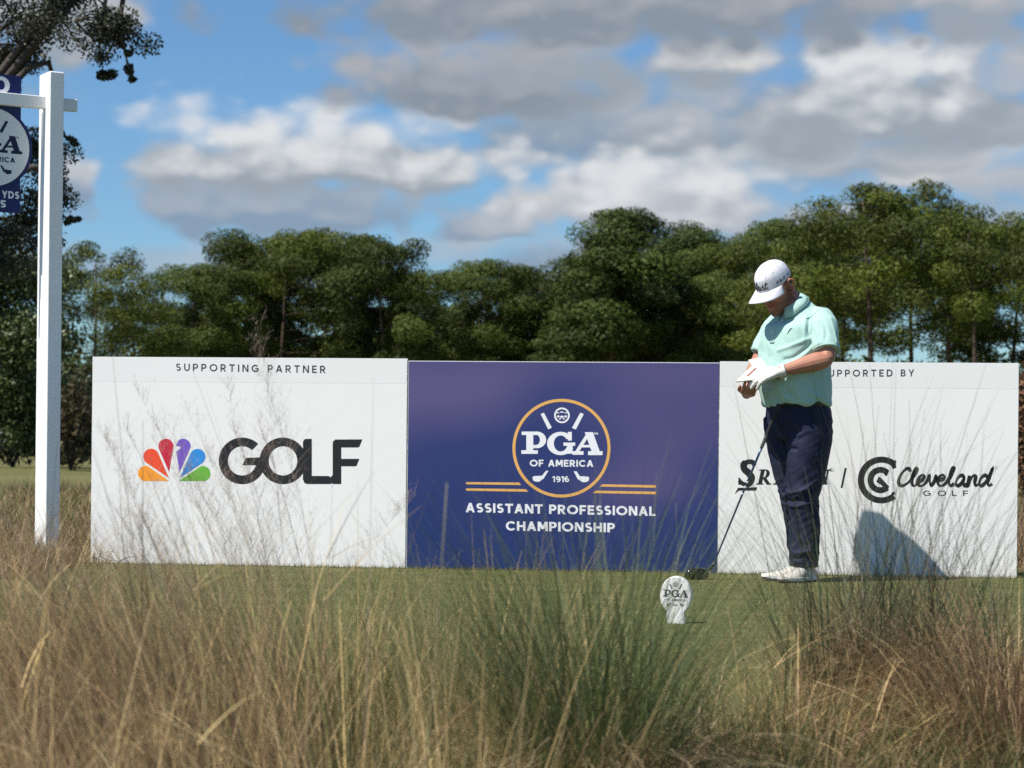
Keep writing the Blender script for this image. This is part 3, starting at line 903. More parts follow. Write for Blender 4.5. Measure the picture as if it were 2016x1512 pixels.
def navy_face():  # navy at the foot, more purple towards the top, varied by soft noise
    m = bpy.data.materials.new("navy_purple_face"); m.use_nodes = True
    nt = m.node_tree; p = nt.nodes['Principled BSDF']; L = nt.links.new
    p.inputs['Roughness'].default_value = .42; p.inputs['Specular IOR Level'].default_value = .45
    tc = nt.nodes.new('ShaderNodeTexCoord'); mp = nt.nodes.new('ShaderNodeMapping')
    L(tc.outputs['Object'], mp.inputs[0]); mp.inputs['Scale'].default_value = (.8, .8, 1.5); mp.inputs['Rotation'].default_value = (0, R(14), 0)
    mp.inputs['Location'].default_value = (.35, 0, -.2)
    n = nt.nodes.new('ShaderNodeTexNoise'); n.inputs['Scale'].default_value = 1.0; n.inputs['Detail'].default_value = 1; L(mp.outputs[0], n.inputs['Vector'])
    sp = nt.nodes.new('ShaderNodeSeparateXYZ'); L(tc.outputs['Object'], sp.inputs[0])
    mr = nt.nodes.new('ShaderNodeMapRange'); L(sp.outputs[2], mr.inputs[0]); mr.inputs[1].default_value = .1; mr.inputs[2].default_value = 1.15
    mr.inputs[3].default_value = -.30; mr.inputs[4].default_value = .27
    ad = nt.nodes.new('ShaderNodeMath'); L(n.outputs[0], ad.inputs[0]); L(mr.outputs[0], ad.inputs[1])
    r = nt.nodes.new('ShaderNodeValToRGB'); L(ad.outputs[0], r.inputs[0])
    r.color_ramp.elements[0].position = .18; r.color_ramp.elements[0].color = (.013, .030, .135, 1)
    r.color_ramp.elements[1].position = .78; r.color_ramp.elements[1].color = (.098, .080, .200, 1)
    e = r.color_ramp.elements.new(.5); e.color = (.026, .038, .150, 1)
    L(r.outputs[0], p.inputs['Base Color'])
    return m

b1 = board((182, 178), (802, 798), 700, 708, 1108, 1111, "white board with rainbow feather emblem and heavy black block letters", M_WHITE, True)
b2 = board((805, 800), (1417, 1412), 709, 715, 1111, 1120, "navy and purple board with gold ringed round emblem in the middle of the row", navy_face(), False)
b3 = board((1418, 1413), (2006, 2003), 715, 711, 1120, 1138, "white board with black serif and script lettering behind the golfer", M_WHITE, True)

# --- left board print
P1 = board_place(b1)
words(P1, "heading_word", M_SLATE, b1, "SUPPORTING PARTNER", (346.5, 730), (641, 734.5), -14.5, .17, .42)
z5 = lambda x, y: (160 + x / 3.0545, 680 + y / 3.0545)
ink = Ink(lambda x, y, dz: P1(*z5(x, y), dz))
ink.add([band(968, 694, (141, 140), (86, 88), 0, 313, 56), [[(968, 720), (990, 676), (1108, 672), (1098, 720)]],
         band(1213, 694, (141, 140), (86, 88), 0, 360, 64),
         rect(1333, 585, 1386, 810), ell(1352, 586, 19, 24, 20), rect(1352, 562, 1386, 587), [[(1352, 810), (1333, 800), (1340, 825), (1356, 833), (1500, 833), (1508, 826), (1496, 790), (1488, 785), (1386, 785), (1386, 810)]],
         rect(1512, 590, 1563, 833), [[(1512, 592), (1514, 577), (1528, 566), (1690, 565), (1672, 609), (1664, 613), (1563, 613), (1563, 592)]],
         [[(1563, 682), (1672, 682), (1656, 722), (1650, 726), (1563, 726)]], [[(1512, 833), (1504, 824), (1496, 796), (1512, 780)]]])
ink.build("block_lettering", M_DARK, b1)
FE = [((387, 770), 46, (527, 815), (250, 158, 40)), ((420, 668), 47, (527, 797), (238, 82, 52)), ((509, 606), 45, (528, 762), (205, 32, 66)),
      ((613, 606), 45, (591, 762), (118, 88, 190)), ((700, 669), 47, (594, 795), (52, 140, 215)), ((731, 771), 46, (588, 815), (104, 178, 60))]
for (c, r, ap, rgb) in FE:
    dx, dy = ap[0] - c[0], ap[1] - c[1]; D = math.hypot(dx, dy); th = math.atan2(dy, dx); al = math.acos(r / D)
    pts = [(c[0] + r * math.cos(a), c[1] + r * math.sin(a)) for a in np.linspace(th + al, th + 2 * math.pi - al, 26)]
    if rgb == (250, 158, 40): pts = [(387, 815)] + [(c[0] + r * math.cos(a), c[1] + r * math.sin(a)) for a in np.linspace(R(92), R(285), 20)]
    if rgb == (104, 178, 60): pts = [(c[0] + r * math.cos(a), c[1] + r * math.sin(a)) for a in np.linspace(R(255), R(448), 20)] + [(731, 815)]
    if rgb == (118, 88, 190):
        pts = [p for p in pts if not (p[0] < 585 and p[1] < 640)]
        pts = pts + [(576, 640), (600, 618), (596, 606), (570, 604), (580, 580), (590, 569)] if pts[0][1] > pts[-1][1] or True else pts
        pts = sorted(pts, key=lambda p: 0) if False else pts
        pts = [(613 + 45 * math.cos(a), 606 + 45 * math.sin(a)) for a in np.linspace(R(-130), R(8), 16)] + [(591, 762), (571, 640), (598, 617), (595, 607), (569, 604)]
    ik = Ink(lambda x, y, dz: P1(*z5(x, y), dz)); ik.add([[pts + [ap]] if rgb != (118, 88, 190) else [pts]])
    ik.build("emblem_feather", mat("feather_print", lin(*rgb), .5, .3), b1)

# --- navy board print
P2 = board_place(b2)
z4 = lambda x, y: (800 + x / 3.2516, 700 + y / 3.2516)
pl2 = lambda x, y, dz: P2(*z4(x, y), dz)
emblem(pl2, lambda u, v: (993 + u * 314, 593 - v * 316), M_PWHITE, emblem_root(b2, None), M_GOLD)
for q, e in (([(388, 810), (722, 813), (735, 829), (388, 824)], (388, 817)), ([(388, 850), (765, 855), (780, 872), (388, 865)], (388, 857.5)),
             ([(1254, 824), (1592, 830), (1592, 846), (1240, 839)], (1592, 838)), ([(1212, 865), (1592, 871), (1592, 888), (1194, 880)], (1592, 879.5))):
    ink = Ink(pl2); ink.add([[q], ell(e[0], e[1], 7, 7.2, 12)]); ink.build("gold_bar", M_GOLD, b2)
words(pl2, "title_word", M_PWHITE, b2, "ASSISTANT PROFESSIONAL", (380, 1003), (1595, 1027), -60, .215, .13)
words(pl2, "title_word", M_PWHITE, b2, "CHAMPIONSHIP", (637, 1120), (1335, 1132), -60, .215, .13)

# --- right board print
P3 = board_place(b3)
z6 = lambda x, y: (1400 + x / 3.2175, 690 + y / 3.2175)
words(lambda x, y, dz: P3(*z6(x, y), dz), "heading_word", M_SLATE, b3, "SUPPORTED BY", (698, 166), (1286, 164), -44, .17, .42)
ink = Ink(lambda x, y, dz: P3(*z6(x, y), dz))
ink.add([ribbon(smooth_path([(276, 728), (262, 708), (234, 705), (208, 722), (212, 752), (240, 778), (256, 806), (242, 838), (214, 848), (190, 836), (178, 822)]), [16] + [30] * 12 + [44] * 26 + [26] * 12),
         [[(274, 697), (286, 697), (272, 745), (262, 745)]], [[(184, 805), (174, 805), (172, 850), (184, 850)]],
         [[(170, 870), (292, 866), (284, 887), (176, 887), (150, 908)]]])
def it(x, y): return (x + (848 - y) * .22, y)
def serif_letter(st): ink.add([[[it(*p) for p in poly] for poly in s] for s in st])
serif_letter([rect(296, 757, 320, 848), rect(286, 753, 334, 760), rect(284, 842, 330, 849), band(326, 782, (30, 28), (8, 20), -90, 90), slab(365, 849, 326, 806, 13), rect(350, 842, 380, 849), rect(319, 753, 328, 760), rect(319, 804, 328, 811)])
serif_letter([rect(404, 757, 428, 848), rect(392, 753, 440, 760), rect(392, 842, 440, 849)])
serif_letter([slab(540, 848, 470, 753, 15), slab(466, 848, 540, 753, 7), rect(448, 842, 486, 849), rect(518, 842, 560, 849)])
serif_letter([band(606, 801, (44, 49), (20, 42), 0, 360, 30)])
serif_letter([rect(676, 757, 686, 848), slab(722, 848, 676, 753, 15), rect(716, 753, 726, 848), rect(662, 842, 700, 849), rect(660, 753, 686, 760), rect(704, 753, 742, 760)])
ink.build("serif_lettering", M_DARK, b3)
for nm, st in (("slash", [[(846, 744), (859, 744), (832, 870), (820, 870)]]), ("registered_mark", band(764, 756, (12, 12), (10, 10), 0, 360, 20)), ("registered_mark", band(1804, 742, (9, 9), (7.5, 7.5), 0, 360, 20))):
    ink = Ink(lambda x, y, dz: P3(*z6(x, y), dz)); ink.add([st]); ink.build(nm, M_DARK, b3)
ink = Ink(lambda x, y, dz: P3(*z6(x, y), dz))
ink.add([band(1078, 820, (149, 148), (109, 110), 52, 308, 48),
         ribbon([(1170, 700), (1150, 738)], 10), [[(1168, 690), (1140, 728), (1150, 750), (1172, 742)]], [[(1168, 902), (1142, 930), (1140, 910), (1152, 892)]],
         band(1072, 820, (82, 83), (44, 46), 48, 312, 36), [[(1128, 760), (1112, 795), (1098, 790), (1100, 758)]],
         [[(1046, 832), (1062, 798), (1076, 806), (1128, 862), (1108, 886), (1074, 848)]]])
ink.build("ring_emblem", M_DARK, b3)
ink = Ink(lambda x, y, dz: P3(*z6(x, y), dz))
SC = [[(1262, 768), (1252, 748), (1228, 755), (1200, 790), (1187, 832), (1202, 856), (1232, 848), (1262, 822), (1292, 780), (1306, 750), (1296, 744), (1280, 780), (1270, 830), (1282, 857), (1306, 845),
       (1338, 818), (1350, 798), (1338, 788), (1318, 804), (1308, 838), (1322, 857), (1350, 848), (1374, 815), (1382, 794), (1384, 826), (1394, 856), (1414, 828), (1424, 794),
       (1430, 812), (1452, 822), (1472, 812), (1478, 796), (1464, 788), (1444, 806), (1436, 838), (1450, 857), (1478, 848), (1510, 808), (1536, 762), (1542, 744), (1530, 746), (1514, 790), (1506, 836), (1518, 857), (1540, 842)],
      [(1604, 806), (1588, 790), (1564, 806), (1550, 838), (1562, 857), (1584, 842), (1604, 806), (1598, 838), (1608, 856), (1628, 838)],
      [(1636, 792), (1626, 856), (1640, 820), (1662, 792), (1676, 798), (1670, 834), (1676, 857), (1700, 842)],
      [(1752, 806), (1736, 790), (1712, 806), (1698, 838), (1710, 857), (1732, 842), (1756, 804), (1784, 742), (1764, 796), (1752, 838), (1760, 857), (1780, 844)]]
for p in SC:
    sp = smooth_path(p, 5); ink.add([ribbon(sp, [19 + 5 * math.sin(i * .35) for i in range(len(sp))])])
ink.build("script_lettering", M_DARK, b3)
for ch, x0 in (("G", 1342), ("O", 1434), ("L", 1526), ("F", 1596)):
    st, w = word(ch, .15, 0)
    ink = Ink(lambda x, y, dz: P3(*z6(x, y), dz)); ink.add(st, lambda x, y, x0=x0, w=w: (x0 + 52 * x, 921 - y * 34)); ink.build("wide_letter", M_DARK, b3)

# ------------------------------------------------------------------ tee marker
def tee_marker():
    d = 8.72
    base = W(1331, 1228, d); base.z = gz(base.x, d)
    root = empty("tee_marker", base, "white round tee marker with navy emblem on the turf before the club head", "tee marker")
    yaw = R(17)
    n = Vector((-math.sin(yaw), -math.cos(yaw), 0)); x = Vector((-n.y, n.x, 0)); z = Vector((0, 0, 1))
    rx, rz, cz, th = .064, .078, .112, .032
    P = lambda u, v, w: x * u + z * v + n * w
    out = [(.041, -.01), (.037, .035)] + [(rx * math.cos(R(a)), cz + rz * math.sin(R(a))) for a in np.linspace(-55, 235, 54)] + [(-.037, .035), (-.041, -.01)]
    mb = MB()
    e = .003
    ins = lambda q, k: (q[0] * (1 - k * .05), (q[1] - .09) * (1 - k * .04) + .09)
    mb.rings([[P(*ins(q, 1), th / 2) for q in out], [P(*q, th / 2 - e) for q in out], [P(*q, -th / 2 + e) for q in out], [P(*ins(q, 1), -th / 2) for q in out]])
    mb.build("marker_body", mat("moulded_white_marker", (.80, .80, .79), .5, .4, bump=(140, .1, .001)), root)
    emblem(lambda u, v, dz: P(u, v, th / 2 + .0003 + dz), lambda u, v: (u * .062, cz + .002 + v * .064), M_NAVYPRINT, emblem_root(root, None))
tee_marker()

# ------------------------------------------------------------------ hole sign on white posts
def hole_sign():
    d = 13.2
    base = W(92, 1100, d); base.z = gz(base.x, d) - .02
    root = empty("hole_sign", base, "white timber hole sign with navy panel and round emblem at the left edge", "hole sign")
    yaw = R(31)
    n = Vector((math.sin(yaw), -math.cos(yaw), 0)); x = Vector((math.cos(yaw), math.sin(yaw), 0)); z = Vector((0, 0, 1))
    p0 = base.copy()
    P = lambda s, h, w=0.: x * s + z * h + n * w
    def sp(px, py, off=0.):
        q = on_plane(px, py, p0 + n * off, n) - base
        return q.dot(x), q.z
    top = sp(97, 145)[1]
    wf, wd = .088, .20
    def post(s):
        mb = MB(); c = .004
        prof = [(-wf / 2 + c, wd / 2), (wf / 2 - c, wd / 2), (wf / 2, wd / 2 - c), (wf / 2, -wd / 2 + c), (wf / 2 - c, -wd / 2), (-wf / 2 + c, -wd / 2), (-wf / 2, -wd / 2 + c), (-wf / 2, wd / 2 - c)]
        hs = [-.1] + list(np.linspace(.3, top - .006, 9)) + [top]
        mb.rings([[P(s + a * (1 if h < top else .93), h, b * (1 if h < top else .95)) for a, b in prof] for h in hs])
        mb.build("post", M_POST, root)
    post(0.)
    bt, bb = sp(60, 188)[1], sp(60, 212)[1]
    cs = sp(57.7, 292)[0] - .232
    far = 2 * cs
    arm_end = cs - .36
    end = sp(150, 205)[0]
    mb = MB()
    bm = (bt + bb) / 2; bh = (bt - bb)
    M = Matrix(((x.x, 0, -n.x, 0), (x.y, 0, -n.y, 0), (0, 1, 0, 0), (0, 0, 0, 1)))
    sec = [(-.5 * bh, .018), (-.46 * bh, .022), (.46 * bh, .022), (.5 * bh, .018), (.5 * bh, -.018), (.46 * bh, -.022), (-.46 * bh, -.022), (-.5 * bh, -.018)]
    mb.rings([[P(s, bm + a, b) for a, b in sec] for s in (arm_end, end)])
    mb.build("crossbar", M_POST, root)
    hw = sp(40, 300, -.03)[0] - cs
    zt, zb = sp(37, 150, -.03)[1], sp(40, 420, -.03)[1]
    mb = MB()
    mb.rings([[P(cs - hw, zb, w), P(cs + hw, zb, w), P(cs + hw, zt, w), P(cs - hw, zt, w)] for w in (-.026, -.042)])
    rr = sp(57.7, 219)[1] - sp(57.7, 292)[1] + .012
    cz = sp(30, 292)[1]
    mb.rings([[P(cs + (rr + .022) * math.cos(R(a)), cz + (rr + .022) * math.sin(R(a)), w) for a in range(0, 360, 6)] for w in (-.023, -.0245)])
    mb.build("sign_panel", M_NAVYSIGN, root)
    mb = MB()
    mb.rings([[P(cs + rr * math.cos(R(a)), cz + rr * math.sin(R(a)), w) for a in range(0, 360, 6)] for w in (-.014, -.0225)])
    disc = mb.build("emblem_disc", M_WHITE, root)
    emblem(lambda u, v, dz: P(cs + u * rr, cz + v * rr, -.0136 + dz), lambda u, v: (u * .97, v * .97), M_NAVYPRINT, disc)
    z1 = sp(20, 170)[1]
    pl = lambda u, v, dz: P(cs + u, v, -.0256 + dz)
    words(pl, "number", M_PWHITE, root, "10", (-hw * .40, z1 - .045), (hw * .62, z1 - .045), .105, .22, .2)
    q = sp(38, 392, -.025); words(pl, "word", M_PWHITE, root, "0 YDS", (q[0] - cs - .165, q[1]), (q[0] - cs, q[1]), .044, .22, .12)
    q = sp(12, 409, -.025); words(pl, "word", M_PWHITE, root, "PAR 5", (-.13, q[1]), (q[0] - cs, q[1]), .044, .22, .12)
hole_sign()
# ------------------------------------------------------------------ trees
def leaf_tris(c, d, ln, wd, nrm=None):
    """n leaves as single triangles/quads: c centre, d direction, length, width -> V, Q(4)"""
    n = len(c)
    r = rng.normal(0, 1, (n, 3)) if nrm is None else nrm
    if nrm is not None: d = unit(d - nrm * (d * nrm).sum(1, keepdims=True))
    s = np.cross(d, r); s /= np.linalg.norm(s, axis=1, keepdims=True) + 1e-9
    a = c - d * (ln * .5)[:, None]; b = c + d * (ln * .5)[:, None]; s = s * (wd * .5)[:, None]
    V = np.stack([a, c - s, b, c + s], 1).reshape(-1, 3)
    Q = np.arange(4 * n).reshape(n, 4)
    return V, Q

def unit(v): return v / (np.linalg.norm(v, axis=1, keepdims=True) + 1e-9)

def pine(seed, h, crown_w, base_frac, lobes, dense=1.0, hue=(1., 1., 1.)):
    """open, flat-clumped pine: limbs carrying needle clumps; returns trunk mesh and crown mesh"""
    r = np.random.default_rng(seed)
    mb = MB()
    bend = r.normal(0, .025 * h, 2)
    axis = lambda t: np.array([bend[0] * t * t + .01 * h * math.sin(5 * t + seed), bend[1] * t * t, h * t])
    T = np.linspace(0, .94, 12)
    mb.tube([axis(t) for t in T], [.0135 * h * (1 - .82 * t) for t in T], 9, (1, 0, 0))
    CV, CQ, CC, nn = [], [], [], 0
    def clump(c, rad, tone):
        nonlocal nn
        n = int(560 * dense * (rad / (.085 * h)) ** 2)
        n = max(n, 50)
        asp = np.array([r.uniform(.75, 1.45), r.uniform(.75, 1.45), r.uniform(.42, .75)])
        u = unit(r.normal(0, 1, (n, 3))) * (r.random(n) ** .30)[:, None]
        p = c + u * rad * asp
        d = unit(u * .6 + np.array([0, 0, .45]) + r.normal(0, .55, (n, 3)))
        nr = np.repeat(unit(u + np.array([0, 0, .30]) + r.normal(0, .52, (n, 3))), 3, 0)
        k = 3
        pp = np.repeat(p, k, 0); dd = unit(np.repeat(d, k, 0) + r.normal(0, .5, (n * k, 3)))
        ln = r.uniform(.010, .019, n * k) * h
        V, Q = leaf_tris(pp + dd * (ln * .4)[:, None], dd, ln, ln * r.uniform(.16, .28, n * k), nr)
        g = np.array([.062, .086, .013]) * np.array(hue)
        col = g * tone * r.uniform(.7, 1.3, (n * k, 1)) * np.stack([r.uniform(.85, 1.25, n * k), np.ones(n * k), r.uniform(.7, 1.2, n * k)], 1)
        CV.append(V); CQ.append(Q + nn); CC.append(np.repeat(col, 4, 0)); nn += len(V)
    nb = int(20 * lobes)
    for i in range(nb):
        t = base_frac + (.97 - base_frac) * ((i + r.random()) / nb)
        q = (t - base_frac) / (1 - base_frac)
        reach = crown_w * (.30 + .70 * math.sin(math.pi * min(1, .18 + .80 * q)) ** .8) * r.uniform(.55, 1.08)
        if q > .92: reach *= .5
        a = i * 2.4 + r.normal(0, .5)
        p0 = axis(min(t * .97, .93)); 
        e = p0 + np.array([math.cos(a) * reach, math.sin(a) * reach, reach * r.uniform(.05, .42) + .02 * h])
        m1 = p0 * .5 + e * .5 + np.array([0, 0, -.06 * reach])
        mb.tube([p0, m1, e], [.0042 * h * (1.15 - t), .003 * h * (1.15 - t), .0012 * h], 5, (.3, .2, 1))
        tone = r.uniform(.6, 1.35)
        clump(e, r.uniform(.07, .125) * h, tone)
        for k in range(r.integers(1, 4)):
            f = r.uniform(.45, .95)
            c = p0 * (1 - f) + e * f + r.normal(0, .035 * h, 3) * np.array([1, 1, .6]) + np.array([0, 0, .02 * h])
            clump(c, r.uniform(.04, .075) * h, tone * r.uniform(.85, 1.15))
    clump(axis(.97), .05 * h, 1.1)
    crown = np_mesh("crown", np.concatenate(CV), np.concatenate(CQ), np.concatenate(CC))
    return mb.mesh("trunk", True), crown

M_PINE = []
PROTO = {}
def proto(key, *a, **k):
    t, c = pine(*a, **k)
    t.materials.append(M_BARK); c.materials.append(M_LEAFY)
    PROTO[key] = (t, c)
proto("dome0", 3, 12, 4.2, .30, 1.5)
proto("dome1", 5, 12, 3.6, .34, 1.4, hue=(.95, 1, .9))
proto("dome2", 8, 12, 4.8, .28, 1.6, hue=(1.12, 1.08, .8))
proto("tall0", 13, 12, 2.7, .40, 1.3, hue=(.85, .92, 1.05))
proto("tall1", 17, 12, 2.2, .35, 1.2, hue=(.8, .9, 1.1))
proto("open0", 21, 12, 3.2, .50, .72, dense=.8, hue=(1.15, 1.08, .85))
proto("open1", 29, 12, 3.6, .46, .75, dense=.8, hue=(1.25, 1.12, .8))
proto("open2", 31, 12, 2.6, .48, .75, dense=.8, hue=(1.0, 1.0, .9))

def tree(px, top, d, key, wscale, label, rot=None, name="pine_tree", hmin=None):
    x = (px - 1008) * d / F
    z0 = gz(x, d)
    top_z = W(px, top, d).z
    h = top_z - z0
    s = h / 12.2
    root = empty(name, (x, d, z0 - .05), label, "pine tree", "pine trees in the background row")
    root.rotation_euler = (0, 0, (px * 1.7) % 6.28 if rot is None else rot)
    t, c = PROTO[key]
    for nm, me in (("trunk", t), ("crown", c)):
        o = bpy.data.objects.new(nm, me); COL.objects.link(o); o.parent = root
        o.scale = (s * wscale, s * wscale, s)
    return root

TREES = [
    (185, 485, 96, "open1", 1.0, "thin crowned pine with sky showing through, just right of the white sign post"),
    (262, 575, 104, "open2", 1.3, "small loose pine behind the upper left corner of the left board"),
    (375, 520, 112, "dome1", 1.0, "rounded pine above the word on the left board's heading start"),
    (470, 478, 120, "dome0", .9, "dark rounded pine left of the highest left dome"),
    (545, 452, 116, "dome2", .95, "highest round pine of the left clump above the left board"),
    (655, 470, 122, "dome2", 1.0, "yellow green round pine right of the highest left dome"),
    (760, 472, 114, "dome0", .95, "broad dark pine above the right end of the left board"),
    (835, 540, 124, "dome1", .9, "low pine in the notch above the joint of the left and navy boards"),
    (940, 512, 118, "dome1", .95, "broad topped pine above the left half of the navy board"),
    (1015, 530, 128, "open2", .9, "narrow pine just right of the one over the navy board's left half"),
    (1085, 545, 122, "dome0", .8, "low dark pine left of the tallest dark pine"),
    (1190, 406, 110, "tall0", 1.15, "tallest dark round headed pine above the navy board emblem"),
    (1120, 498, 116, "tall0", 1.1, "dark pine shouldering the left side of the tallest dark pine"),
    (1268, 500, 118, "dome2", .8, "lighter pine at the right foot of the tallest dark pine"),
    (1372, 440, 124, "tall1", 1.1, "slim pine with a small pointed head left of the golfer's cap"),
    (1335, 495, 112, "dome0", .8, "bushy pine below the slim pointed pine"),
    (1440, 485, 116, "dome2", .8, "mid green pine directly left of the golfer's cap"),
    (1505, 434, 122, "dome1", .75, "round headed pine directly above the golfer's cap"),
    (1600, 442, 118, "tall0", 1.0, "dark small headed pine right above the golfer's shoulder"),
    (1560, 505, 104, "open1", 1.0, "yellowish pine behind the golfer's collar"),
    (1715, 350, 76, "open0", 1.05, "tall near pine with open yellow green crown right of the golfer"),
    (1790, 372, 84, "open1", .9, "near pine leaning against the right side of the tall open pine"),
    (1660, 480, 88, "open2", 1.1, "loose pine between the golfer and the tall open pine"),
    (1862, 405, 80, "open2", 1.1, "narrow pine with bare trunk above the script lettering"),
    (1915, 418, 74, "open0", .95, "pine with straight bare trunk near the right edge"),
    (1985, 428, 82, "dome2", .9, "dense yellow green pine cut by the right edge"),
    (2050, 440, 78, "open1", 1.0, "pine standing mostly beyond the right edge"),
]
for a in TREES: tree(*a)

# a wood of low growth behind the single pines reads as one mass
def distant_wood():
    V, Q, C, nn = [], [], [], 0
    for px in np.arange(-420, 2500, 9.0):
        d = rng.uniform(126, 150)
        hole = any(abs(px - a) < w for a, w in ((592, 16), (790, 9), (1660, 14), (1880, 30), (1740, 12), (160, 22)))
        topy = 640 + 55 * noise.noise(Vector((px * .006, 2, 0))) + rng.normal(0, 22)
        if hole: topy = 770
        if px > 1620: topy += 85
        if 60 < px < 330: topy += 50
        x = (px - 1008) * d / F
        zt = W(px, topy, d).z
        n = 330
        p = np.stack([x + rng.normal(0, 1.1, n), d + rng.normal(0, 2.0, n), zt * rng.random(n) ** .75], 1)
        # gather into lumps
        lump = np.array([[noise.noise(Vector(q * .55)) for _ in (0,)] for q in p])[:, 0]
        p = p[lump > -.12]; n = len(p)
        dd = unit(rng.normal(0, 1, (n, 3)) + np.array([0, -.2, .5]))
        ln = rng.uniform(.35, .7, n)
        v, q = leaf_tris(p, dd, ln, ln * rng.uniform(.3, .6, n))
        tone = rng.uniform(.55, 1.15)
        col = np.array([.060, .080, .014]) * tone * rng.uniform(.7, 1.3, (n, 1))
        V.append(v); Q.append(q + nn); C.append(np.repeat(col, 4, 0)); nn += len(v)
    me = np_mesh("distant_wood", np.concatenate(V), np.concatenate(Q), np.concatenate(C))
    tag(link("distant_wood", me, None, M_LEAFY), "dark continuous wood of low growth behind the single pines", "wood", kind="stuff")
distant_wood()

# ------------------------------------------------------------------ broadleaf trees and shrubs at the left
M_OAKLEAF = mat("oak_leaves", None, .5, .4, attr=True, transl=.12)
M_OAKBARK = mat("oak_bark", (.07, .06, .05), .9, .2, bump=(12, .9, .03), vary=(5, .35))
def broadleaf(name, label, px, d, limbs, trunk_h, leafcol, leaf=.10, cat="oak tree"):
    """limbs: list of (path in photo pixels + depth offset, clump radius in m, clumps)"""
    x = (px - 1008) * d / F
    org = Vector((x, d, gz(x, d)))
    root = empty(name, org, label, cat)
    mb = MB(); V, Q, C, nn = [], [], [], 0
    fork = Vector((0, 0, trunk_h))
    mb.tube([(0, 0, -.2), (.05, 0, trunk_h * .5), fork], [.05 * trunk_h + .12, .045 * trunk_h + .06, .04 * trunk_h + .05], 10, (1, 0, 0))
    for (path, rad, ncl, nleaf) in limbs:
        P = [fork] + [W(a, b, d + c) - org for a, b, c in path]
        k = len(P)
        P2 = [Vector(p) for p in smooth3(P)]
        mb.tube(P2, [max(.006, .075 * (1 - i / len(P2)) ** 1.5) for i in range(len(P2))], 6, (.2, .3, 1))
        for j in range(ncl):
            f = rng.uniform(.35, 1.) * (len(P2) - 1); i = min(int(f), len(P2) - 2)
            c = np.array(P2[i].lerp(P2[i + 1], f - i)) + rng.normal(0, rad * .6, 3)
            n = int(nleaf * 2.2)
            u = unit(rng.normal(0, 1, (n, 3))) * (rng.random(n) ** .45)[:, None]
            p = c + u * rad * np.array([1, 1, .75])
            dd = unit(rng.normal(0, 1, (n, 3)) + np.array([0, 0, -.4]))
            ln = rng.uniform(.6, 1.25, n) * leaf
            v, q = leaf_tris(p, dd, ln, ln * rng.uniform(.4, .6, n))
            col = np.array(leafcol) * rng.uniform(.6, 1.35, (n, 1)) * rng.uniform(.8, 1.15)
            V.append(v); Q.append(q + nn); C.append(np.repeat(col, 4, 0)); nn += len(v)
            e = Vector(c)
            mb.tube([P2[i], P2[i].lerp(e, .6) + Vector((0, 0, .1 * rad)), e], [.02, .013, .006], 4, (.2, .3, 1))
    mb.build("trunk", M_OAKBARK, root, True)
    link("crown", np_mesh("crown", np.concatenate(V), np.concatenate(Q), np.concatenate(C)), root, M_OAKLEAF)
    return root
def smooth3(P, k=4):
    out = []
    for i in range(len(P) - 1):
        p0, p1, p2, p3 = P[max(i - 1, 0)], P[i], P[i + 1], P[min(i + 2, len(P) - 1)]
        for j in range(k):
            t = j / k
            out.append(.5 * (2 * p1 + (p2 - p0) * t + (2 * p0 - 5 * p1 + 4 * p2 - p3) * t * t + (3 * p1 - p0 - 3 * p2 + p3) * t ** 3))
    return out + [P[-1]]
broadleaf("oak_tree", "dark oak with drooping twigs hanging into the top left corner", -330, 27, [
    ([(-150, 250, 0), (0, 60, 0), (90, 30, 0), (160, 45, -.5)], .30, 17, 170),
    ([(-150, 200, 0), (20, -40, 0), (140, -30, 0), (215, 20, 0), (240, 90, 0)], .24, 19, 150),
    ([(-120, 300, 0), (-20, 160, .6), (40, 110, .5), (75, 150, .4)], .26, 16, 200),
    ([(-150, 330, 0), (0, 330, 1.), (70, 290, 1.2), (100, 330, 1.2)], .24, 16, 140),
    ([(-150, 400, 0), (0, 430, 1.), (60, 440, 1.2), (110, 400, 1.)], .24, 15, 150),
    ([(-120, 460, 0), (0, 500, .5), (50, 520, .5)], .26, 15, 200),
    ([(200, -60, 0), (235, 60, .0), (250, 120, 0), (258, 165, 0)], .055, 10, 60),
    ([(170, -60, 0), (195, 90, .0), (205, 150, 0)], .09, 10, 70),
    ([(-500, 300, .5), (-640, 160, .5), (-760, 120, .5)], .30, 20, 160), ([(-420, 200, -.8), (-480, 0, -1), (-560, -160, -1)], .30, 20, 160), ([(-300, 150, 1), (-280, -80, 1.4), (-200, -220, 1.6)], .30, 20, 160), ([(-480, 420, 0), (-620, 400, -.6), (-720, 470, -.6)], .28, 16, 150),
    ([(60, 130, 0), (110, 250, .8), (150, 285, .8)], .05, 5, 40),
    ([(60, 330, 0), (120, 420, .8), (148, 436, .8)], .05, 5, 40),
], 2.6, (.050, .055, .030), .055)
broadleaf("broadleaf_tree", "dark leafy tree filling the left edge behind the white post", -20, 62, [
    ([(-30, 620, 0), (20, 560, 0), (60, 520, 0)], .95, 22, 170),
    ([(-60, 640, 0), (-60, 560, 0), (-40, 500, 0)], .95, 20, 170),
    ([(10, 740, 0), (60, 660, 0), (100, 640, 0)], .8, 18, 170),
    ([(-20, 760, 0), (20, 780, 0), (60, 800, 0)], .8, 16, 170),
    ([(-80, 760, 0), (-90, 780, 0), (-60, 860, 0)], .8, 16, 170),
    ([(10, 800, 0), (80, 840, 0), (110, 820, 0)], .6, 14, 150),
], 1.6, (.070, .095, .026), .15, "leafy tree")
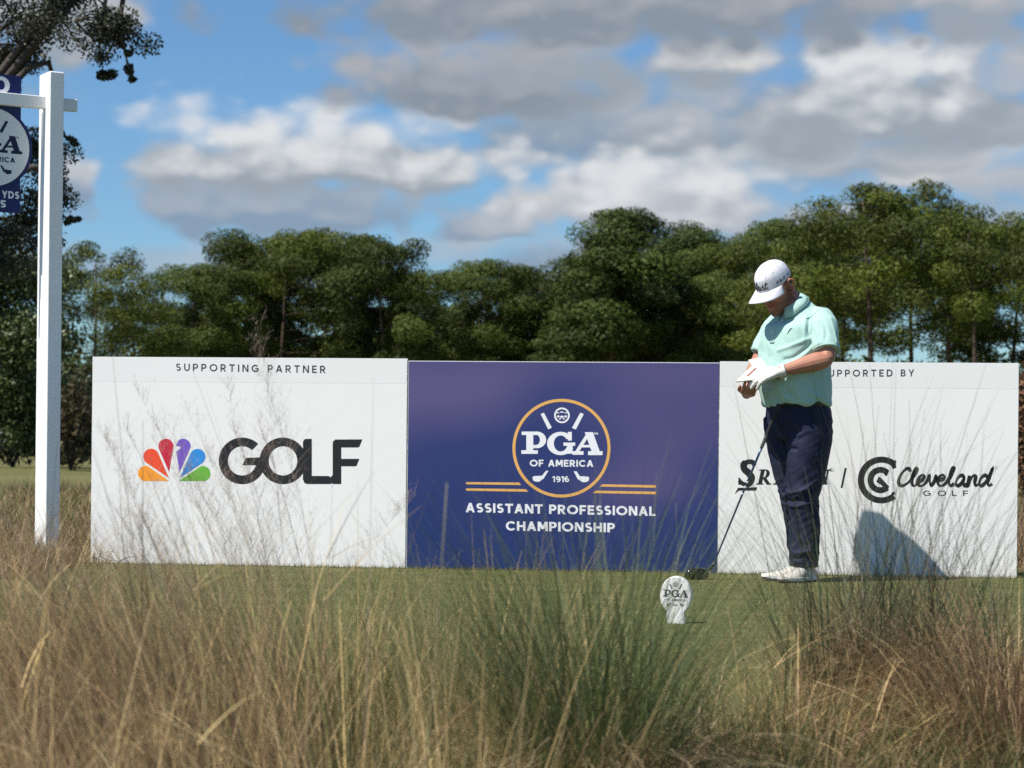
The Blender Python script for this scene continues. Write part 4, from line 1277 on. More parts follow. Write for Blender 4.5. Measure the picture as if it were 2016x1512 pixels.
def shrub(px, top, d, wpx, label, col, n=2400):
    x = (px - 1008) * d / F; z0 = gz(x, d); h = W(px, top, d).z - z0; w = wpx * d / F
    root = empty("shrub", (x, d, z0), label, "shrub", "shrubs beyond the boards")
    u = unit(rng.normal(0, 1, (n, 3))) * (rng.random(n) ** .4)[:, None]
    p = u * np.array([w / 2, w / 2, h / 2]) + np.array([0, 0, h * .5])
    lump = np.array([noise.noise(Vector(q * 2.2 / w * 2) + Vector((px, 0, 0))) for q in p])
    p = p[lump > -.15]; n = len(p)
    ln = rng.uniform(.05, .11, n) * h
    v, q = leaf_tris(p, unit(rng.normal(0, 1, (n, 3)) + np.array([0, 0, .6])), ln, ln * rng.uniform(.25, .5, n))
    c = np.array(col) * rng.uniform(.55, 1.4, (n, 1)) * rng.uniform(.9, 1.1, (n, 3))
    link("foliage", np_mesh("foliage", v, q, np.repeat(c, 4, 0)), root, M_LEAFY)
    mb = MB()
    for k in range(7):
        a = k * .9; mb.tube([(0, 0, -.05), (.2 * w * math.cos(a), .2 * w * math.sin(a), h * .4), (.38 * w * math.cos(a), .38 * w * math.sin(a), h * .8)], [.012 * h, .008 * h, .003 * h], 5)
    mb.build("stem", M_OAKBARK, root)
shrub(140, 745, 58, 100, "brown green shrub between the white post and the left board", (.075, .060, .028))
shrub(105, 690, 70, 130, "taller olive shrub right behind the white post", (.052, .058, .02))
shrub(205, 700, 66, 150, "dark shrub behind the left end of the left board", (.050, .048, .022))
shrub(25, 760, 64, 170, "low dark shrub at the far left edge", (.040, .048, .018))
shrub(2030, 690, 24, 60, "reddish brown shrub at the right edge beyond the right board", (.15, .085, .045))
# ------------------------------------------------------------------ golfer
GD = 11.70
GO = W(1570, 1138, GD); GO.z = 0.0
AT, AH = R(53), R(48)                                   # torso and head turned towards the left of the photo
FV = Vector((-math.sin(AT), -math.cos(AT), 0)); LV = Vector((math.cos(AT), -math.sin(AT), 0)); ZV = Vector((0, 0, 1))
def G(l, f, z): return LV * l + FV * f + ZV * z
person = empty("person", GO, "golfer in white cap, mint polo and navy trousers reading a small booklet", "person")

M_SKIN = mat("skin", None, .5, .4, attr=True, bump=(260, .12, .002))
M_SKIN.node_tree.nodes["Principled BSDF"].inputs["Specular IOR Level"].default_value = .25
M_SHIRT = mat("mint_polo_knit", (.355, .53, .475), .85, .15, bump=(700, .12, .001), vary=(60, .05), sheen=.08)
M_TROU = mat("navy_trousers_cloth", (.013, .017, .042), .75, .25, bump=(500, .12, .001), vary=(9, .12))
M_CAP = mat("white_cap_cloth", (.62, .62, .67), .75, .2, bump=(500, .1, .001))
M_GLOVE = mat("white_leather_glove", (.56, .55, .52), .6, .35, bump=(160, .25, .002))
M_SHOE = mat("cream_leather_shoe", (.62, .59, .52), .5, .4, bump=(90, .15, .002))
M_SOLE = mat("dark_shoe_sole", (.05, .045, .042), .7)
M_SOLEW = mat("white_shoe_midsole", (.70, .69, .66), .6)
M_BELT = mat("black_belt", (.012, .012, .015), .5, .4)
M_HAIR = mat("short_brown_hair", (.05, .030, .02), .8, .2, bump=(300, .6, .003))
M_THREAD = mat("black_embroidery", (.012, .012, .014), .7)
M_BUTTON = mat("pale_button", (.62, .66, .62), .4)

def ell_ring(c, a, b, ra, rb, n=28, p=2.2):
    out = []
    for k in range(n):
        t = 2 * math.pi * k / n; cs, sn = math.cos(t), math.sin(t)
        out.append(c + a * (ra * math.copysign(abs(cs) ** (2 / p), cs)) + b * (rb * math.copysign(abs(sn) ** (2 / p), sn)))
    return out
def interp_rows(rows, k=4):
    rows = [np.array(r, float) for r in rows]
    return [tuple(v) for v in smooth_np(rows, k)]
def smooth_np(P, k):
    out = []
    for i in range(len(P) - 1):
        p0, p1, p2, p3 = P[max(i - 1, 0)], P[i], P[i + 1], P[min(i + 2, len(P) - 1)]
        for j in range(k):
            t = j / k
            out.append(.5 * (2 * p1 + (p2 - p0) * t + (2 * p0 - 5 * p1 + 4 * p2 - p3) * t * t + (3 * p1 - p0 - 3 * p2 + p3) * t ** 3))
    return out + [P[-1]]

# joints (left, forward, up)
SH_L, EL_L, WR_L = G(.168, -.012, 1.405), G(.258, .052, 1.190), G(.125, .262, 1.122)
SH_R, EL_R, WR_R = G(-.168, -.002, 1.400), G(-.215, .10, 1.180), G(-.12, .275, 1.005)
HIP_L, KN_L, AN_L = G(.092, -.005, .86), G(.082, .040, .46), G(.080, .012, .085)
HIP_R, KN_R, AN_R = G(-.100, .012, .86), G(-.032, -.010, .46), G(-.022, -.055, .085)

# --- head frame
HCEN = G(-.03, .150, 1.575)
PITCH = R(33)
hfh = Vector((-math.sin(AH), -math.cos(AH), 0))
HF = hfh * math.cos(PITCH) - ZV * math.sin(PITCH)
HU = hfh * math.sin(PITCH) + ZV * math.cos(PITCH)
HL = Vector((math.cos(AH), -math.sin(AH), 0))
def Hd(f, l, u): return HCEN + HF * f + HL * l + HU * u

def wr_mid(a, b, t): return a.lerp(b, t)
def arm(mb, sh, el, wr, k=1.0):
    pts, rad = [], []
    for t, r in ((0, .044), (.35, .052), (.7, .050), (.93, .046)): pts.append(sh.lerp(el, t)); rad.append(r * k)
    for t, r in ((.06, .046), (.22, .050), (.42, .046), (.68, .036), (.9, .029), (1, .028)): pts.append(el.lerp(wr, t)); rad.append(r * k)
    pts = [Vector(p) for p in smooth_np([np.array(p) for p in pts], 3)]
    rad = [float(v[0]) for v in smooth_np([np.array([r]) for r in rad], 3)]
    mb.capsule(pts, rad, 14, (.3, .2, 1))

def hand(mb, wr, d, back, thumb_side, curls, spread=.0, grow=0., thumb_dir=None, scale=1.0):
    """palm with five unequal bent fingers; d = finger direction, back = out of the back of the hand"""
    d = d.normalized(); back = (back - d * back.dot(d)).normalized(); s = d.cross(back)
    if s.dot(thumb_side) < 0: s = -s
    k = scale
    Pt = lambda a, b, c: wr + d * (a * k) + s * (b * k) + back * (c * k)
    rows = [(-.012, .026, .021, .0), (.015, .030, .020, .0), (.045, .038, .018, .001), (.075, .042, .016, .001), (.094, .041, .013, 0.)]
    mb.rings([ell_ring(Pt(a, 0, c), s, back, (w + grow) * k, (h + grow) * k, 16, 2.6) for a, w, h, c in rows])
    base = [(.092, .031), (.097, .0105), (.094, -.010), (.086, -.030)]
    lens = [(.042, .025, .021), (.046, .029, .022), (.043, .027, .021), (.034, .020, .019)]
    for i in range(4):
        p = Pt(base[i][0] - .012, base[i][1], 0); ang = 0.0
        fd0 = (d + s * (spread * (1.5 - i) / 1.5)).normalized()
        pts = [p, p + fd0 * .012 * k]; p = pts[-1]
        for j in range(3):
            ang += curls[i][j]
            fd = fd0 * math.cos(ang) - back * math.sin(ang)
            p = p + fd * lens[i][j] * k; pts.append(p)
        mb.capsule(pts, [(r + grow) * k for r in (.0100, .0098, .0090, .0083, .0070)], 10, s)
    td = thumb_dir if thumb_dir is not None else (d * .75 + s * .62 - back * .25)
    td = td.normalized()
    q0 = Pt(.022, .024, -.004); q1 = q0 + (td * .6 + s * .55).normalized() * .034 * k; q2 = q1 + td * .032 * k; q3 = q2 + (td * .9 + d * .25 - back * .1).normalized() * .026 * k
    mb.capsule([q0, q1, q2, q3], [(r + grow) * k for r in (.0150, .0125, .0105, .0082)], 10, back)

HAND_L_D = G(-.115, .115, -.050)
HAND_L_B = (G(0, 0, 1) * .72 + Vector((.25, -.80, 0)) * .62)
CUR_L = [(.30, .35, .2), (.24, .32, .2), (.26, .34, .2), (.34, .4, .25)]
HAND_R_D = G(.095, .075, .006)
HAND_R_B = (ZV * -.80 + Vector((-.35, -.5, 0)) * .6)
CUR_R = [(.55, 1.0, .8), (.6, 1.05, .8), (.65, 1.1, .8), (.7, 1.1, .8)]
TH_L = HAND_L_D.normalized() * .8 + G(-.4, -.3, 0)
def both_hands(mb):
    hand(mb, WR_L, HAND_L_D, HAND_L_B, G(-1, -1, .3), CUR_L, .10)
    hand(mb, WR_R, HAND_R_D, HAND_R_B, G(.4, 1, .2), CUR_R, .03, thumb_dir=HAND_R_D.normalized() * .9 + ZV * .18)

def build_body():
    mb = MB()
    # trunk and legs run on under the clothes so that the body is one figure
    rows = [(.86, .135, .105, 0.), (1.0, .15, .13, .015), (1.2, .155, .125, .015), (1.36, .16, .10, .01), (1.44, .12, .07, .02), (1.48, .07, .06, .04)]
    mb.rings([ell_ring(G(0, f, z), LV, FV, a, b, 20) for z, a, b, f in interp_rows(rows, 3)])
    for hip, kn, an in ((HIP_L, KN_L, AN_L), (HIP_R, KN_R, AN_R)):
        mb.capsule([hip, hip.lerp(kn, .5), kn, kn.lerp(an, .35), an], [.080, .070, .048, .048, .034], 12, (1, 0, 0))
        mb.capsule([an + ZV * -.02, an + ZV * -.05 + FV * .03], [.032, .03], 10, (1, 0, 0))
    arm(mb, SH_L, EL_L, WR_L); arm(mb, SH_R, EL_R, WR_R)
    both_hands(mb)
    # neck
    mb.capsule([G(0, .045, 1.44), G(0, .075, 1.50), Hd(-.035, 0, -.06), Hd(-.02, 0, 0)], [.068, .066, .064, .06], 16, (1, 0, 0))
    # skull and jaw: slices up the head  (u, front, back, half width)
    rows = [(-.128, .070, .030, .016), (-.120, .086, .012, .032), (-.100, .094, -.022, .048), (-.075, .096, -.045, .059), (-.045, .097, -.065, .067), (-.015, .095, -.082, .072),
            (.02, .097, -.095, .077), (.05, .098, -.10, .079), (.08, .088, -.095, .075), (.105, .065, -.075, .060), (.122, .025, -.04, .03)]
    mb.rings([ell_ring(Hd((fr + bk) / 2, 0, u), HF, HL, (fr - bk) / 2, w, 28, 2.35) for u, fr, bk, w in interp_rows(rows, 3)])
    mb.capsule([Hd(.082, -.026, .026), Hd(.094, 0, .030), Hd(.082, .026, .026)], [.011, .011, .011], 10, HU)         # brow
    mb.capsule([Hd(.094, 0, .018), Hd(.106, 0, -.012), Hd(.117, 0, -.034)], [.008, .0095, .0115], 10, HL)             # nose
    for s in (-1, 1):
        mb.ball(Hd(.105, s * .011, -.038), .009, .008, .008, Matrix((HF, HL, HU)).transposed())
        mb.ball(Hd(.070, s * .044, -.022), .022, .018, .016, Matrix((HF, HL, HU)).transposed())                         # cheek
        mb.ball(Hd(.083, s * .030, .008), .0115, .014, .0105, Matrix((HF, HL, HU)).transposed())                        # closed lid
        # ear: rim, lobe and bowl
        e = lambda f, u, o=.0: Hd(-.012 + f * 1.15, s * (.077 + o * 1.2), -.003 + u * 1.12)
        mb.capsule([e(.012, .012, 0), e(.008, .030, .008), e(-.010, .036, .014), e(-.024, .024, .018), e(-.022, .002, .017), e(-.008, -.022, .010), e(.006, -.030, .003)], [.006, .0062, .0065, .0066, .0066, .0076, .0070], 8, HL)
        mb.ball(e(-.006, .004, .0), .016, .008, .026, Matrix((HF, HL, HU)).transposed())
    mb.capsule([Hd(.088, -.024, -.071), Hd(.098, 0, -.066), Hd(.088, .024, -.071)], [.0055, .0075, .0055], 8, HU)      # lips
    mb.capsule([Hd(.086, -.020, -.080), Hd(.096, 0, -.079), Hd(.086, .020, -.080)], [.006, .008, .006], 8, HU)
    mb.ball(Hd(.082, 0, -.112), .020, .024, .017, Matrix((HF, HL, HU)).transposed())                                    # chin
    me = remesh(mb, .0032, 3)
    co, no = mesh_np(me)
    skin = np.array([.40, .185, .125])
    col = np.repeat(skin[None], len(co), 0)
    nzv = np.array([noise.fractal(Vector(c) * 18, 1, 2, 4) for c in co])
    fine = np.array([noise.noise(Vector(c) * 160) for c in co])
    col *= (1 + .16 * nzv + .05 * fine)[:, None]
    rel = co - np.array(HCEN)
    f, l, u = rel @ np.array(HF), rel @ np.array(HL), rel @ np.array(HU)
    head = (np.abs(rel).max(1) < .17) & (u > -.14)
    red = head * np.clip(1.1 - np.abs(u + .02) / .09, 0, 1)
    col *= 1 + red[:, None] * np.array([.05, -.16, -.14])
    # short beard and sideburn
    jaw = head & (u < -.030 + .05 * np.clip((.03 - f) / .05, 0, 1)) & (f > -.012) & (u > -.15)
    jw = jaw * np.clip((-.022 - u + .055 * np.clip((.035 - f) / .05, 0, 1)) / .03, 0, 1) * (.45 + .25 * nzv + .25 * (fine > 0))
    jw = np.clip(jw, 0, .75)[:, None]
    col = col * (1 - jw) + np.array([.105, .048, .030]) * jw
    sb = (head & (f > -.012) & (f < .012) & (u > -.02) & (u < .05) & (np.abs(l) > .055))
    col[sb] = col[sb] * .45 + np.array([.07, .04, .028]) * .55
    lip = head & (np.abs(u + .073) < .010) & (f > .093) & (np.abs(l) < .024); col[lip] = [.36, .13, .11]
    lid = head & (np.abs(u - .002) < .003) & (np.abs(np.abs(l) - .030) < .012) & (f > .083); col[lid] = [.04, .025, .02]
    br = head & (np.abs(u - .034) < .005) & (np.abs(np.abs(l) - .03) < .018) & (f > .08); col[br] = [.10, .055, .035]
    set_col(me, np.clip(col, .01, .9))
    link("body", me, person, M_SKIN)
    # glove: its own skin over the left hand, with finger gaps and a flared cuff
    mb = MB()
    hand(mb, WR_L, HAND_L_D, HAND_L_B, G(-1, -1, .3), CUR_L, .10, .0026)
    me = remesh(mb, .0024, 2)
    co, no = mesh_np(me)
    dsp = np.array([.0011 * noise.fractal(Vector((c[0] * 60, c[1] * 60, c[2] * 120)), 1, 2, 3) for c in co])
    me.vertices.foreach_set('co', (co + no * dsp[:, None]).ravel())
    gl = link("glove", me, person, M_GLOVE)
    d = HAND_L_D.normalized(); bk = (HAND_L_B - d * HAND_L_B.dot(d)).normalized(); s = d.cross(bk)
    mb = MB()
    rs = []
    for a, w, h in ((.012, .034, .026), (-.004, .0345, .0265), (-.022, .039, .031), (-.026, .0375, .0295), (-.006, .033, .025)):
        rs.append(ell_ring(WR_L + d * a, s, bk, w, h, 24, 2.4))
    mb.rings(rs, False)
    c0 = WR_L + d * .0 - bk * .012
    mb.rings([[c0 + s * (-.02) - d * .03 - bk * q, c0 + s * .022 - d * .028 - bk * q, c0 + s * .030 + d * .012 - bk * (q + .004), c0 - s * .028 + d * .012 - bk * (q + .004)] for q in (.018, .021)])
    mb.build("glove_cuff", M_GLOVE, gl, True)
build_body()

# --- shirt
TORSO = [(.955, .176, .158, .016), (.965, .186, .170, .018), (.99, .192, .178, .024), (1.04, .196, .184, .032), (1.10, .198, .186, .036), (1.18, .197, .180, .038), (1.27, .196, .168, .040), (1.35, .186, .152, .040),
         (1.405, .165, .126, .036), (1.445, .132, .098, .040), (1.475, .100, .080, .050), (1.495, .076, .068, .060), (1.505, .064, .060, .066)]
def crease(co, pts, w, dep):
    """displacement of a fold line: valley beside a ridge"""
    P = [np.array(p) for p in pts]; best = np.full(len(co), 9.); par = np.zeros(len(co))
    for a, b in zip(P[:-1], P[1:]):
        ab = b - a; t = np.clip(((co - a) @ ab) / (ab @ ab), 0, 1)
        dd = np.linalg.norm(co - (a + t[:, None] * ab), axis=1)
        m = dd < best; best[m] = dd[m]
    return dep * np.exp(-(best / w) ** 2)

def fine_path(p):
    return [Vector(v) for v in smooth_np([np.array(q) for q in p], 5)]
def build_shirt():
    mb = MB()
    mb.rings([ell_ring(G(0, f, z), LV, (FV - ZV * (.75 * smooth01((z - 1.36) / .14))).normalized(), a, b, 40, 2.25) for z, a, b, f in interp_rows(TORSO, 4)])
    for sh, el, sgn in ((SH_L, EL_L, 1), (SH_R, EL_R, -1)):
        ax = (el - sh).normalized()
        inn = sh - LV * (sgn * .085) + ZV * .030
        pts = [inn, sh - LV * sgn * .025 + ZV * .008, sh.lerp(el, .14), sh.lerp(el, .45), sh.lerp(el, .76), sh.lerp(el, .80)]
        mb.tube(pts, [.050, .064, .073, .075, .075, .074], 28, (.3, .2, 1))
    me = remesh(mb, .0052, 22)
    co, no = mesh_np(me)
    dsp = np.zeros(len(co))
    base = BVHTree.FromPolygons([tuple(v.co) for v in me.vertices], [tuple(p.vertices) for p in me.polygons])
    snap = lambda p: base.find_nearest(p)[0]
    # soft cloth: long low folds, strongest under the arms and above the waist
    for i, c in enumerate(co):
        v = Vector(c); z = c[2]
        a = noise.noise(Vector((c[0] * 9, c[1] * 9, z * 5.))) * .006
        b = noise.noise(Vector(((c[0] + z * .8) * 20, c[1] * 16, (z - c[0] * .4) * 9))) * .0042
        w = .8 + .8 * math.exp(-((z - .985) / .05) ** 2) + .35 * math.exp(-((z - 1.2) / .1) ** 2)
        dsp[i] = (a + b) * w
    # drag lines: armpit to belly, shoulder to sleeve, gathers over the belt
    ap = G(.165, .085, 1.30)
    for (p, w, d) in (([ap, G(.11, .17, 1.255), G(.05, .20, 1.235)], .013, .009), ([ap - ZV * .03, G(.13, .16, 1.20), G(.09, .19, 1.185)], .012, -.010),
                      ([ap - ZV * .05, G(.12, .165, 1.165), G(.05, .2, 1.15)], .012, .008), ([G(.15, .08, 1.40), G(.155, .10, 1.33), ap], .010, -.010),
                      ([G(.135, .09, 1.43), G(.14, .11, 1.35), G(.15, .12, 1.29)], .010, .006),
                      ([G(.20, .04, 1.41), G(.245, .05, 1.33), G(.26, .07, 1.27)], .011, -.006), ([G(.23, .01, 1.40), G(.27, .02, 1.31), G(.285, .03, 1.26)], .011, .006),
                      ([G(.19, .07, 1.36), G(.23, .09, 1.31), G(.245, .10, 1.27)], .010, .006), ([G(.21, .06, 1.38), G(.24, .08, 1.31)], .008, -.006),
                      ([G(-.02, .21, 1.2), G(-.01, .22, 1.12), G(.0, .22, 1.05)], .014, -.006), ([G(-.07, .19, 1.3), G(-.07, .2, 1.2), G(-.06, .21, 1.1)], .013, .006),
                      ([G(-.12, .15, 1.3), G(-.11, .18, 1.18)], .012, -.007), ([G(.05, .21, 1.12), G(.06, .215, 1.04), G(.09, .2, .98)], .014, .008),
                      ([G(.10, .19, 1.03), G(.13, .17, .985)], .012, -.009), ([G(.0, .21, 1.02), G(-.01, .2, .97)], .012, .010), ([G(.04, .21, 1.0), G(.045, .2, .965)], .010, -.010),
                      ([G(.17, .1, 1.02), G(.19, .04, .985)], .013, .010), ([G(-.05, .2, 1.0), G(-.06, .19, .965)], .011, -.008), ([G(.19, .02, 1.1), G(.195, -.02, 1.0)], .016, .008)):
        dsp += crease(co, [snap(q) for q in fine_path(p)], w * .85, d * .8)
    # hem flares and dips
    hem = np.exp(-((co[:, 2] - .958) / .018) ** 2)
    ang = np.arctan2(co @ np.array(LV), co @ np.array(FV))
    dsp += hem * (.006 + .005 * np.sin(ang * 7 + 1) + .003 * np.sin(ang * 13))
    nco = co + no * dsp[:, None]
    low = np.clip((1.02 - co[:, 2]) / .06, 0, 1)
    nco[:, 2] += low * (.006 * np.sin(ang * 5 + .6) - .012 * np.cos(ang) + .006 * np.sin(ang * 2.2))
    me.vertices.foreach_set('co', nco.astype(np.float32).ravel()); me.update()
    sh = link("shirt", me, person, M_SHIRT)
    bvh = BVHTree.FromPolygons([tuple(v.co) for v in me.vertices], [tuple(p.vertices) for p in me.polygons])
    def onfront(l, z, out=.0015, f0=.6):
        h = bvh.ray_cast(G(l, f0, z), -FV)
        return (h[0] + FV * out) if h[0] else G(l, .2, z)
    # placket and buttons
    mb = MB(); rows = []
    for z in np.linspace(1.455, 1.275, 16):
        rows.append([onfront(-.018, z, .0003), onfront(-.016, z, .003), onfront(.014, z, .003), onfront(.016, z, .0003)])
    mb.rings(rows, True, 0, False); mb.build("placket", M_SHIRT, sh, True)
    for z in (1.40, 1.335):
        mb = MB(); c = onfront(-.001, z, .0045)
        mb.rings([ell_ring(c, LV, ZV, .0052, .0052, 14), ell_ring(c + FV * .0018, LV, ZV, .0048, .0048, 14)])
        mb.build("button", M_BUTTON, sh)
    # small stitched letter on the left chest
    ink = Ink(lambda x, y, dz: onfront(.100 + x, 1.335 + y, .0018 + dz))
    ink.add([ribbon(smooth_path([(-.006, -.014), (-.002, .0), (.001, .010), (.006, .016), (.012, .015)], 4), [.0035] * 6 + [.0045] * 10 + [.003] * 5), ribbon([(-.005, .004), (.007, .004)], .0026)])
    ink.build("chest_emblem", M_NAVYPRINT, sh)
    # sleeve hems
    for s, e in ((SH_L, EL_L), (SH_R, EL_R)):
        ax = (e - s).normalized(); a = ax.cross(Vector((.3, .2, 1))).normalized(); b = ax.cross(a)
        mb = MB(); rs = []
        for t, r in ((.73, .0700), (.735, .0722), (.80, .0730), (.810, .0718), (.80, .064), (.76, .056)):
            rs.append([p for p in ell_ring(s.lerp(e, t), a, b, r, r, 32, 2)])
        mb.rings(rs, False); mb.build("sleeve_hem", M_SHIRT, sh, True)
    # seam round each armhole
    for s, e, sg in ((SH_L, EL_L, 1), (SH_R, EL_R, -1)):
        nrm = (LV * sg * .93 - ZV * .22 + (e - s).normalized() * .2).normalized(); a = nrm.cross(ZV).normalized(); b = nrm.cross(a)
        P = []
        for k in range(41):
            th = 2 * math.pi * k / 40; q = s - LV * sg * .022 + a * (.13 * math.cos(th)) + b * (.13 * math.sin(th))
            h = bvh.ray_cast(q, (s - LV * sg * .022 - q).normalized())
            if h[0] and (h[0] - q).length < .12: P.append(h[0] + h[1] * .0004)
        if len(P) > 6:
            mb = MB(); mb.tube(P, .0016, 6); mb.build("armhole_seam", mat("mint_seam", (.24, .40, .35), .85), sh, True)
    # collar: stand and fold with two points
    c0 = G(0, .068, 1.490); up = (ZV + FV * .78).normalized(); fr = (FV - up * FV.dot(up)).normalized()
    mb = MB(); n = 44; rows = [[], [], [], [], []]
    for i in range(n + 1):
        th = R(13) + (2 * math.pi - R(26)) * i / n
        q = abs(th - math.pi) / math.pi                      # 0 at the back, 1 in front
        dirv = fr * math.cos(th) + LV * math.sin(th)
        point = max(0, (q - .66) / .34) ** 1.3
        rt = .066 - .003 * q; rb = .086 + .010 * q + .012 * point
        top = c0 + dirv * rt + up * (.036 - .014 * q)
        bot = c0 + dirv * rb + up * (-.012 - .022 * q - .046 * point)
        hb = bvh.find_nearest(bot); bot = hb[0] + hb[1] * .011
        rows[0].append(c0 + dirv * (rt - .006) + up * (.004 - .012 * q))
        rows[1].append(top - dirv * .002)
        rows[2].append(top + dirv * .004 - up * .002)
        rows[3].append(top.lerp(bot, .5) + dirv * .004)
        rows[4].append(bot)
    mb.rings(rows, False, 0, False)
    co_ = mb.build("collar", M_SHIRT, sh, True)
    mb = MB(); mb.tube([p + ZV * .001 for p in rows[4]], .0017, 6); mb.build("collar_edge", mat("mint_seam", (.24, .40, .35), .85), sh, True)
    m = co_.modifiers.new("thickness", 'SOLIDIFY'); m.thickness = .0026; m.offset = 0
build_shirt()

# --- trousers
def build_trousers():
    mb = MB()
    rows = [(.985, .160, .150, .012), (.95, .168, .156, .010), (.90, .178, .160, .004), (.84, .184, .158, 0.), (.79, .178, .148, 0.), (.76, .165, .13, 0.)]
    mb.rings([ell_ring(G(0, f, z), LV, FV, a, b, 40, 2.3) for z, a, b, f in interp_rows(rows, 3)])
    for side, (hip, kn, an) in ((1, (HIP_L, KN_L, AN_L)), (-1, (HIP_R, KN_R, AN_R))):
        pr = [(hip + ZV * .02, .092, .128), (hip.lerp(kn, .28), .100, .130), (hip.lerp(kn, .55), .096, .118), (hip.lerp(kn, .8), .088, .100), (kn, .078, .084), (kn.lerp(an, .2), .073, .079),
              (kn.lerp(an, .5) - FV * .008, .071, .076), (kn.lerp(an, .8), .065, .068), (an + ZV * .015, .062, .066), (an - ZV * .005 + FV * .004, .061, .067)]
        rs = []
        for p, a, b in interp_rows([np.array([q[0].x, q[0].y, q[0].z, q[1], q[2]]) for q in pr], 4) if False else [(Vector(v[:3]), v[3], v[4]) for v in interp_rows([np.array([q[0].x, q[0].y, q[0].z, q[1], q[2]]) for q in pr], 4)]:
            rs.append(ell_ring(p, LV, FV, a, b, 26, 2.1))
        mb.rings(rs)
    me = remesh(mb, .0052, 8)
    co, no = mesh_np(me)
    base = BVHTree.FromPolygons([tuple(v.co) for v in me.vertices], [tuple(p.vertices) for p in me.polygons])
    snap = lambda p: base.find_nearest(p)[0]
    dsp = np.zeros(len(co))
    lv, fv = np.array(LV), np.array(FV)
    for i, c in enumerate(co):
        z = c[2]
        k = .6 + .9 * math.exp(-((z - .47) / .09) ** 2) + 1.2 * math.exp(-((z - .14) / .06) ** 2) + .5 * math.exp(-((z - .80) / .06) ** 2)
        n1 = noise.noise(Vector((c[0] * 7, c[1] * 7, z * 14 + c[0] * 6))) * .0055
        n2 = 1 - abs(noise.noise(Vector((c[0] * 12 + 5, c[1] * 12, z * 24 - c[0] * 14)))) * 2
        dsp[i] = n1 * k + n2 * .0032 * k
    kz = .46
    for (p, w, d) in (([G(.02, .10, .80), G(.07, .14, .775), G(.13, .13, .79)], .013, .006), ([G(.01, .12, .76), G(.06, .15, .72), G(.12, .14, .71)], .013, -.008),
                      ([G(.0, .13, .83), G(.05, .155, .86), G(.12, .13, .88)], .014, .005),
                      ([G(.02, .08, .50), G(.08, .13, .475), G(.14, .08, .50)], .012, .010), ([G(.02, .07, .455), G(.08, .12, .435), G(.15, .06, .46)], .011, -.012),
                      ([G(.03, .08, .425), G(.09, .115, .405), G(.15, .05, .43)], .010, .008), ([G(.15, .03, .55), G(.12, .10, .49)], .012, .007),
                      ([G(.01, .07, .17), G(.08, .09, .155), G(.14, .05, .17)], .010, .007), ([G(.01, .07, .135), G(.08, .09, .125), G(.14, .05, .14)], .009, -.007), ([G(.03, .08, .11), G(.12, .07, .105)], .008, .007),
                      ([G(-.09, .09, .48), G(-.03, .10, .455), G(.01, .07, .47)], .012, .009), ([G(-.09, .08, .44), G(-.03, .09, .42)], .011, -.009),
                      ([G(-.14, .10, .74), G(-.09, .14, .70)], .013, -.006)):
        dsp += crease(co, [snap(q) for q in fine_path(p)], w * .8, d)
    me.vertices.foreach_set('co', (co + no * dsp[:, None]).astype(np.float32).ravel()); me.update()
    tr = link("trousers", me, person, M_TROU)
    bvh = BVHTree.FromPolygons([tuple(v.co) for v in me.vertices], [tuple(p.vertices) for p in me.polygons])
    # side pocket edge on the near hip
    def proj(l, f, z, out):
        c = G(0, 0, z); d = (G(l, f, z) - c).normalized()
        h = bvh.ray_cast(c + d * .6, -d)
        return (h[0] if h[0] else G(l, f, z)) + d * out
    mb = MB(); P = [proj(.150 + .02 * t, .085 - .075 * t ** 1.4, .95 - .17 * t, .0015) for t in np.linspace(0, 1, 14)]
    mb.tube(P, .0028, 6); mb.build("pocket_edge", mat("dark_seam", (.004, .005, .012), .8), tr, True)
    mb = MB(); P = [proj(.0 + .012 * t, .16, .955 - .15 * t, .001) for t in np.linspace(0, 1, 12)]
    mb.tube(P, .002, 6); mb.build("fly_seam", mat("dark_seam", (.004, .005, .012), .8), tr, True)
    # belt
    mb = MB()
    prof = ((.940, .0045), (.942, .007), (.974, .007), (.976, .0045))
    mb.rings([ell_ring(G(0, .011, z), LV, FV, .170 + e, .158 + e, 60, 2.3) for z, e in prof], False)
    bt = mb.build("belt", M_BELT, person, True)
    mb = MB(); M = Matrix((LV, FV, ZV)).transposed().to_4x4()
    mb.box(.0, .176, .957, .045, .006, .036, M); mb.build("belt_buckle", mat("dull_metal", (.35, .35, .36), .35, .5, 1.), bt)
build_trousers()

